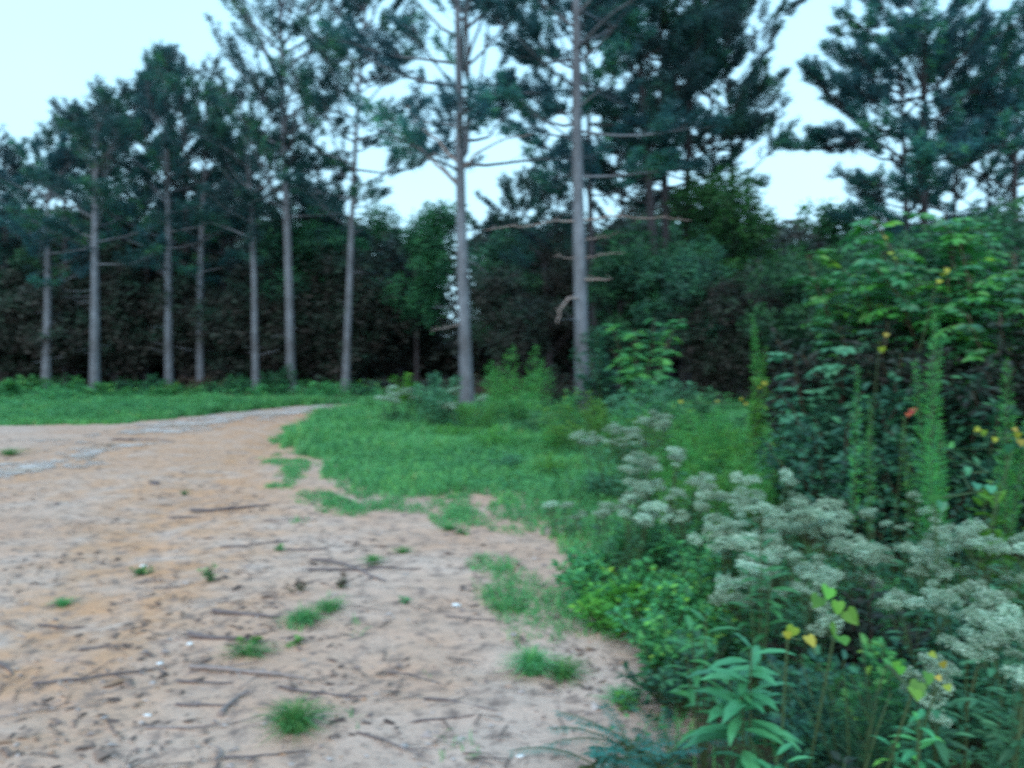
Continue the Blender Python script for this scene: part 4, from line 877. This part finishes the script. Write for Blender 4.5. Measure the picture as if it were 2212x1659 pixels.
leaf_patch('vine', 233, [(1795, 1350, 2.35), (1810, 1300, 2.4), (1790, 1270, 2.45), (1830, 1320, 2.4), (1770, 1290, 2.5), (1815, 1375, 2.35)], .07, 'leaf_lime', 'vine with big lime green heart-shaped leaves in front of the white flowers', 'vine')
leaf_patch('vine', 234, [(1745, 1375, 2.3), (1700, 1365, 2.35), (1715, 1355, 2.4)], .05, 'leaf_yellow', 'small vine with yellow leaves left of the lime heart-shaped leaves', 'vine')
leaf_patch('vine', 235, [(1945, 1440, 2.2), (1985, 1475, 2.15), (1990, 1490, 2.2), (1935, 1430, 2.3), (2005, 1455, 2.2), (1975, 1490, 2.1)], .055, 'leaf_lime', 'trailing vine with rounded light green leaves at the lower right', 'vine')
leaf_patch('vine', 236, [(2010, 1410, 2.3), (2035, 1430, 2.2), (2025, 1460, 2.2), (2045, 1480, 2.2)], .03, 'leaf_yellow', 'trailing vine with small yellow leaves right of the rounded light green ones', 'vine')
leaf_patch('vine', 237, [(1900, 740, 5.6), (1915, 720, 5.7), (1905, 750, 5.6)], .07, 'leaf_yellow', 'spray of pale yellow leaves hanging below the sumac', 'vine')
leaf_patch('vine', 238, [(1970, 888, 5.0), (1962, 892, 5.0), (1975, 882, 5.0), (1966, 884, 5.02)], .04, 'leaf_red', 'red-leaved sprig left of the tallest feathery spire', 'vine')
leaf_patch('vine', 239, [(1925, 545, 6.4), (1915, 515, 6.4), (2040, 590, 6.0), (2030, 605, 6.0), (1930, 555, 6.4), (2045, 580, 6.0)], .06, 'leaf_yellow', 'vine with scattered orange-yellow leaves high over the sumac', 'vine')
T(bush('leafy_plant', 240, 1.15, .3, 200, .09, .5, 'leaf_lime', loc=gd(2190, 3.9), ns=6), 'lime green leafy plant with broad leaves below the yellow vine', 'plant')
leaf_patch('vine', 241, [(1640, 835, 7.0), (1650, 825, 7.0), (1600, 860, 7.4), (1610, 870, 7.4), (1470, 865, 9), (1550, 865, 8.6)], .06, 'leaf_yellow', 'vine with orange-yellow leaves over the lime weeds left of the thicket', 'vine')

# ------------------------------------------------------------------ white-flowered plants
WF = 'white-flowered plants'
FL = [(1320, 8.2, .95, .36, 'small white flower clump, left of the farthest pair above the green bank', 20, 1.0),
 (1392, 8.5, 1.0, .36, 'white flower clump, right of the farthest pair above the green bank', 22, 1.0),
 (1425, 5.6, .98, .30, 'white flower clump with one head raised above the rest', 26, .9),
 (1350, 5.3, .72, .28, 'low white flower clump leaning out over the grass edge', 18, .8),
 (1530, 5.2, .82, .26, 'white flower clump between the raised one and the big central mass', 20, .8),
 (1660, 4.8, .95, .26, 'white flower clump topping the left of the big central mass', 22, .85),
 (1650, 4.2, .84, .30, 'white flower clump at the front left of the big central mass', 30, .8),
 (1770, 4.0, .84, .32, 'largest pale flower clump, middle of the big central mass', 36, .85),
 (1720, 3.6, .70, .28, 'low white flower clump under the middle of the big central mass', 28, .75),
 (1850, 4.3, .85, .2, 'white flower clump at the right of the big central mass', 13, .75),
 (1960, 4.5, .85, .25, 'sparse white flower clump between the central mass and the right-hand mass', 5, .7),
 (2110, 3.7, .86, .32, 'white flower clump at the top of the right-hand mass', 28, .75),
 (2210, 3.5, .84, .28, 'white flower clump running out of the right edge', 26, .75),
 (2090, 3.1, .72, .26, 'white flower clump at the left front of the right-hand mass', 16, .7),
 (2190, 2.9, .70, .24, 'white flower clump under the right edge mass', 12, .7),
 (2060, 2.5, .72, .17, 'low white flower clump beside the trailing yellow vine at lower right', 9, .6),
 (2190, 2.4, .70, .16, 'lowest white flower clump in the bottom right corner', 6, .6),
 (870, 15.5, 1.0, .45, 'faint white-topped plant at the left end of the weedy bank', 18, 1.3),
 (1000, 14.5, 1.0, .4, 'faint white-topped plant before the foot of the near forked pine', 14, 1.1),
 (1210, 6.6, .35, .18, 'tiny pale flowering plant by itself in the low grass', 6, .8)]
for i, (px, d, H, R, lb, hd, hs) in enumerate(FL):
    T(boneset('white_flower', 300+i, H, R, max(4, min(12, hd//3)), gd(px, d), 0, hd, hs, int(420*min(1, H)**1.5) if H > .4 else 70), lb, 'white flower', WF)

# ------------------------------------------------------------------ close plants at lower right
def lance(name, seed, H, spread, loc, lb, n=46, leaf=.16, mat='leaf_lance', ns=4):
    rg = np.random.RandomState(seed); root = empty(name, loc); tb = MB(); nb = MB(); P_ = []; D_ = []; S_ = []
    for i in range(ns):
        a = rg.uniform(0, 6.28); rr = spread*rg.uniform(.2, 1) if i else 0; h = H*(rg.uniform(.7, .95) if i else 1)
        s = np.linspace(0, 1, 6)[:, None]; pts = np.hstack([cos(a)*rr*s, sin(a)*rr*s, -.02+(h+.02)*s])
        tube(tb, pts, np.linspace(.006, .003, 6), 5, cap=False)
        m_ = n//ns
        for k in range(m_):
            q = .35+.65*(k/(m_-1))**.6; az = k*2.4+a; x = q*5; ii = min(int(x), 4)
            P_.append(pts[ii]+(pts[ii+1]-pts[ii])*(x-ii)); D_.append([cos(az), sin(az), .9*q-.55+rg.normal()*.1]); S_.append(leaf*(.55+.5*sin(q*2.6))*rg.uniform(.8, 1.1))
    lf = ([(0, 0, 0), (.07, .15, .03), (.13, .4, .05), (.10, .7, .0), (0, 1, -.16), (-.10, .7, .0), (-.13, .4, .05), (-.07, .15, .03), (0, .2, .0), (0, .45, .005), (0, .75, -.05)],
          [(0, 1, 8), (1, 2, 9), (1, 9, 8), (2, 3, 10), (2, 10, 9), (3, 4, 10), (4, 5, 10), (5, 6, 9), (5, 9, 10), (6, 7, 8), (6, 8, 9), (7, 0, 8)])
    N = len(P_); scatter(nb, lf[0], lf[1], frames(np.array(D_), np.array([[0, 0, 1.]])+rg.normal(size=(N, 3))*.15), np.array(P_), np.array(S_), .5+.22*rg.normal(size=N))
    tb.obj('stem', 'stem_green', root); nb.obj('foliage', mat, root); T(root, lb, 'leafy plant', 'lance-leaved plants near the camera')
lance('lance_leaved_plant', 401, .62, .13, gd(1630, 2.55), 'plant with whorls of long lance leaves, the largest at the bottom centre right', 52, .19)
lance('lance_leaved_plant', 402, .62, .12, gd(1530, 2.9), 'smaller lance-leaved plant behind and left of the largest', 32, .13)
lance('lance_leaved_plant', 403, .36, .12, gd(1690, 2.35), 'low lance-leaved plant at the bottom right of the largest', 24, .12)
lance('lance_leaved_plant', 404, .80, .14, gd(1650, 3.4), 'lance-leaved plant in the flowers behind the largest', 50, .13)
lance('lance_leaved_plant', 405, .5, .15, gd(2000, 2.3), 'lance-leaved plant by the trailing vine at lower right', 40, .10, 'leaf_weed')
CL = 'weeds filling the lower right corner'
for i, (px, d, H, R, mt, lb) in enumerate([(1275, 5.3, .26, .32, 'leaf_weed', 'low bright green weed at the grass edge, farthest of the row along the sand'), (1300, 4.8, .28, .32, 'leaf_weed', 'low green weed second along the sand edge, left of the lance-leaved plants'), (1345, 4.4, .30, .32, 'leaf_lime', 'yellowish low weed third along the sand edge'),
  (1400, 4.5, .42, .34, 'leaf_weed', 'leafy green weed in front of the raised white flower clump'), (1450, 4.1, .42, .34, 'leaf_weed', 'leafy green weed nearest the dark hollow left of the flowers'), (1380, 5.6, .40, .36, 'leaf_weed', 'green weed around the foot of the low leaning flower clump'),
  (1560, 3.9, .5, .34, 'leaf_weed', 'green weed at the front left foot of the big central flower mass'), (1900, 3.0, .5, .3, 'leaf_weed', 'green weed between the big central and right-hand flower masses')]):
    T(bush('low_weed', 450+i, H, R, 1100, .045, .5, mt, ns=16, loc=gd(px, d)), lb, 'weed', CL)
T(spike('wispy_weed', 411, .62, .12, 1300, .07, .06, 'leaf_wood', 14, gd(1830, 2.5), spread=.22, base=.15, lean=.18), 'fine wispy dark green weed under the lime heart-shaped leaves', 'weed', CL)
T(spike('wispy_weed', 412, .58, .12, 1100, .07, .06, 'leaf_wood', 14, gd(1930, 2.6), spread=.22, base=.15, lean=.18), 'fine wispy weed left of the trailing light green vine', 'weed', CL)
T(bush('low_weed', 413, .5, .28, 700, .05, .5, 'leaf_weed', loc=gd(1450, 3.6), ns=12), 'small-leaved weed at the sand edge left of the lance-leaved plants', 'weed', CL)
T(bush('low_weed', 414, .55, .35, 900, .05, .45, 'leaf_weed', loc=gd(1520, 4.3), ns=14), 'green weed behind the lance-leaved plants by the grass edge', 'weed', CL)
T(bush('low_weed', 415, .42, .35, 900, .045, .5, 'leaf_wood', loc=gd(1500, 3.4), ns=14), 'dark green weed around the shadowed hollow left of the flowers', 'weed', CL)
T(bush('low_weed', 416, .38, .3, 700, .05, .5, 'leaf_deep', loc=gd(1780, 2.35), ns=12), 'dark weed in shade at the bottom centre right', 'weed', CL)
T(bush('low_weed', 417, .42, .3, 600, .05, .5, 'leaf_lance', loc=gd(2100, 2.3), ns=12), 'blue-green weed low in the bottom right corner', 'weed', CL)
T(bush('low_weed', 418, .34, .3, 600, .05, .5, 'leaf_deep', loc=gd(1950, 2.2), ns=12), 'dark weed below the trailing vine', 'weed', CL)
T(bush('low_weed', 419, .6, .4, 1300, .055, .45, 'leaf_weed', loc=gd(1560, 5.0), ns=16), 'green weed below the second white flower clump', 'weed', CL)
T(bush('low_weed', 420, .6, .5, 1500, .05, .45, 'leaf_deep', loc=gd(1900, 3.4), ns=16, stem='stem_brown'), 'dark brown-stemmed weed between the two flower masses', 'weed', CL)
T(bush('low_weed', 421, .45, .45, 1000, .05, .45, 'leaf_wood', loc=gd(1760, 3.0), ns=16), 'blue-green weed under the big central flower mass', 'weed', CL)
T(bush('low_weed', 422, .6, .45, 1100, .05, .45, 'leaf_wood', loc=gd(2150, 3.2), ns=16), 'blue-green weed under the right-hand flower mass', 'weed', CL)
T(bush('low_weed', 423, .27, .06, 40, .05, .5, 'leaf_lime', loc=gd(1850, 2.2), ns=4), 'bright lime sprig at the bottom edge right of centre', 'weed', CL)
# fronds at the bottom
def fronds(seed, px, d, lb, H=.3, n=9, spread=.3):
    T(compound('fern', seed, .10, .08, 4, n, .34, .035, .22, 'frond', 'stem_green', gd(px, d), pairs=16, droop=.35, low=.6), lb, 'fern')
fronds(431, 1290, 2.95, 'blue-green fern with comb-like fronds at the bottom edge left', n=14)
fronds(432, 1400, 2.95, 'blue-green fern at the bottom edge, middle of the three', n=16)
fronds(433, 1480, 3.0, 'blue-green fern at the bottom edge, right of the three', n=14)

# ------------------------------------------------------------------ things lying or growing on the bare ground
GT = 'grass tufts on the sand'
for i, (px, py, H, R, n, lb) in enumerate([(636, 1585, .12, .14, 220, 'bushy grass tuft on the sand at the bottom left of centre'), (1150, 1460, .13, .13, 240, 'dark bushy grass tuft on the sand near the lower weeds'),
  (1215, 1470, .09, .13, 130, 'thin spreading grass tuft right beside the dark bushy one'), (805, 1225, .08, .09, 110, 'small tuft beside the long crossed sticks'),
  (660, 1345, .06, .14, 130, 'flat grass tuft at the end of the upper thick stick'), (712, 1325, .07, .09, 90, 'upright small tuft right of the flat one'), (540, 1420, .06, .13, 110, 'low tuft below the slanting thick stick'),
  (1085, 1325, .05, .09, 80, 'flat tuft right of the white stone'), (135, 1300, .05, .08, 70, 'small tuft alone on the orange clay at left'), (970, 1150, .06, .10, 90, 'small tuft in a row below the grass edge'),
  (870, 1200, .05, .08, 70, 'faint tuft on the pale sand above the crossed sticks'), (1300, 1370, .07, .1, 90, 'tuft at the corner where grass meets sand'), (20, 985, .12, .3, 150, 'broad pale tuft on the clay at the far left'), (1345, 1520, .06, .1, 90, 'low tuft left of the lance-leaved plants')]):
    T(tuft('grass_tuft', 500+i, H*1.15, R*1.6, int(n*1.6), ga(px, py), 'grass_blade', .0048), lb, 'grass tuft', GT)
SP = 'small leafy sprigs on the sand'
for i, (px, py, H, n, mt, lb) in enumerate([(458, 1255, .14, 26, 'leaf_weed', 'two-leaved green sprig standing alone on the sand at left'), (310, 1235, .06, 40, 'leaf_weed', 'flat olive sprig with a white stone behind it'), (640, 1280, .09, 16, 'leaf_brown', 'reddish brown sprig right of the standing green sprig'),
  (740, 1275, .10, 16, 'leaf_brown', 'brown upright sprig near the crossed sticks'), (600, 1190, .05, 22, 'leaf_weed', 'small green sprig on the sand above the standing sprig'), (330, 1047, .05, 10, 'leaf_brown', 'brown dot of a weed on the clay near the track'),
  (540, 1395, .05, 30, 'leaf_lime', 'lime sprig between the two thick sticks'), (640, 1400, .05, 18, 'leaf_lime', 'second lime sprig right of the slanting thick stick'), (1355, 1535, .07, 30, 'leaf_lime', 'bright green round-leaved sprig at the edge of the lower weeds'),
  (1420, 1510, .16, 16, 'leaf_weed', 'dark stemmed sprig between the round-leaved sprig and the lance leaves'), (1120, 1325, .05, 24, 'leaf_weed', 'flat green sprig right of the white stone'), (400, 1065, .05, 20, 'leaf_weed', 'pale green sprig in the clay by the rut'),
  (880, 1310, .05, 10, 'leaf_weed', 'tiny sprig left of the white stone'), (1000, 1160, .06, 24, 'leaf_weed', 'green sprig just below the grass edge at centre')]):
    T(bush('sprig', 520+i, H, .05+.4*H, n*2, .028+.08*H, .55, mt, 'stem_green', 5, ga(px, py), 0, .2, .15, .3), lb, 'sprig', SP)
ST = 'sticks lying on the sand'
for i, (px, py, L, r, ang, fk, mt, lb) in enumerate([
  (535, 1330, .50, .017, -.10, 0, 'dark_wood', 'straight thick stick ending at a flat grass tuft, left of centre'), (455, 1392, .42, .019, -.55, 0, 'dark_wood', 'thick stick slanting down to the right, below the straight one'),
  (545, 1453, .70, .014, -.02, 2, 'dead_wood', 'long crooked root-like branch under the slanting stick'), (505, 1530, .26, .016, 1.45, 1, 'dead_wood', 'short upright-lying stub in the twig pile at lower left'),
  (445, 1480, .30, .008, .05, 1, 'dark_wood', 'dark twig capping the twig pile at lower left'), (450, 1532, .32, .008, .0, 0, 'dark_wood', 'thin dark twig left of the upright stub'), (560, 1478, .24, .004, .9, 0, 'dead_wood', 'pale thin straw rising from the twig pile'),
  (440, 1580, .52, .007, .08, 1, 'dead_wood', 'thin reddish twig below the twig pile'), (480, 1640, .14, .011, 1.5, 0, 'dead_wood', 'pale stub at the bottom edge'), (570, 1645, .35, .006, .05, 1, 'dark_wood', 'thin dark twig at the bottom edge right of the pale stub'),
  (790, 1225, 1.0, .015, -.25, 3, 'dark_wood', 'long dark stick, upper of the two crossing near the centre tuft'), (745, 1240, .62, .013, -.12, 1, 'dark_wood', 'dark stick lying along the lower left of the crossing pair'),
  (850, 1235, .45, .009, -.15, 1, 'dark_wood', 'thin stick at the right end of the crossing pair'), (470, 1303, .40, .005, .02, 0, 'dead_wood', 'thin brown straight twig above the straight thick stick'), (490, 1108, .85, .022, -.12, 2, 'dark_wood', 'dark branch heap on the sand left of the grass, far middle'),
  (400, 1115, .35, .012, .05, 1, 'dark_wood', 'small dark twig left of the branch heap'), (350, 1252, .3, .006, .0, 1, 'dead_wood', 'twig lying flat by the standing green sprig'), (365, 1270, .24, .006, .1, 1, 'dark_wood', 'darker twig just below the flat one'),
  (200, 1478, .6, .010, .12, 2, 'dark_wood', 'dark twig among pebbles at lower left'), (60, 1540, .42, .006, .55, 0, 'dead_wood', 'pale slanting twig at the bottom left'), (15, 1435, .3, .012, -.6, 0, 'dark_wood', 'dark stick cut by the left edge'),
  (320, 952, 1.5, .025, -.05, 1, 'dark_wood', 'long dark stick by the gravel track'), (620, 1128, .5, .010, .1, 1, 'dead_wood', 'brown twig on the sand right of the branch heap'), (545, 1185, .6, .012, -.1, 2, 'dark_wood', 'dark twig right of the branch heap, lower'),
  (1000, 1515, .4, .007, .1, 2, 'dark_wood', 'dark twig on the sand left of the dark bushy tuft'), (860, 1600, .4, .006, -.2, 1, 'dark_wood', 'dark twig at the bottom centre'), (900, 1470, .35, .006, -.3, 1, 'dark_wood', 'twig curving over the pale sand, lower centre'),
  (700, 1500, .5, .008, -.15, 2, 'dark_wood', 'twig right of the twig pile'), (1020, 1350, .4, .006, -.4, 1, 'dark_wood', 'thin twig trailing below the white stone'), (960, 1560, .3, .006, .25, 1, 'dark_wood', 'short twig near the bottom centre, right'), (680, 1190, .5, .010, .12, 2, 'dark_wood', 'small dark twig upper left of the crossing pair'),
  (230, 1400, .3, .008, .3, 1, 'dark_wood', 'short dark twig on the clay at left'), (130, 1345, .3, .010, -.1, 1, 'dark_wood', 'short twig on the orange clay near the small lone tuft')]):
    g = ga(px, py); o = stick('stick', 600+i, L*.9, r*.82, (g[0], g[1], g[2]+.004), ang, fk, mt); T(o, lb, 'stick', ST)
SN = 'stones on the sand'
for i, (px, py, s, mt, lb) in enumerate([(985, 1317, .026, 'quartz', 'bright white stone alone on the sand at centre'), (410, 1395, .020, 'quartz', 'white stone above the slanting thick stick'), (345, 1437, .016, 'quartz', 'small white stone left of the root-like branch'),
  (310, 1218, .028, 'quartz', 'white stone behind the flat olive sprig'), (1125, 1640, .018, 'quartz', 'white stone at the bottom edge near the ferns'), (320, 1555, .016, 'quartz', 'pale stone near the bottom left'), (1110, 1380, .02, 'pebbles', 'tan stone on the sand right of the white one'),
  (330, 1480, .018, 'pebbles', 'orange stone near the twig pile'), (270, 1475, .02, 'pebbles', 'yellow-tan stone left of the orange one'), (335, 1048, .06, 'dark_wood', 'dark brown clod alone on the clay near the track')]):
    T(stone('stone', 700+i, s, ga(px, py), mt), lb, 'stone', SN)

sc.cycles.use_denoising = False
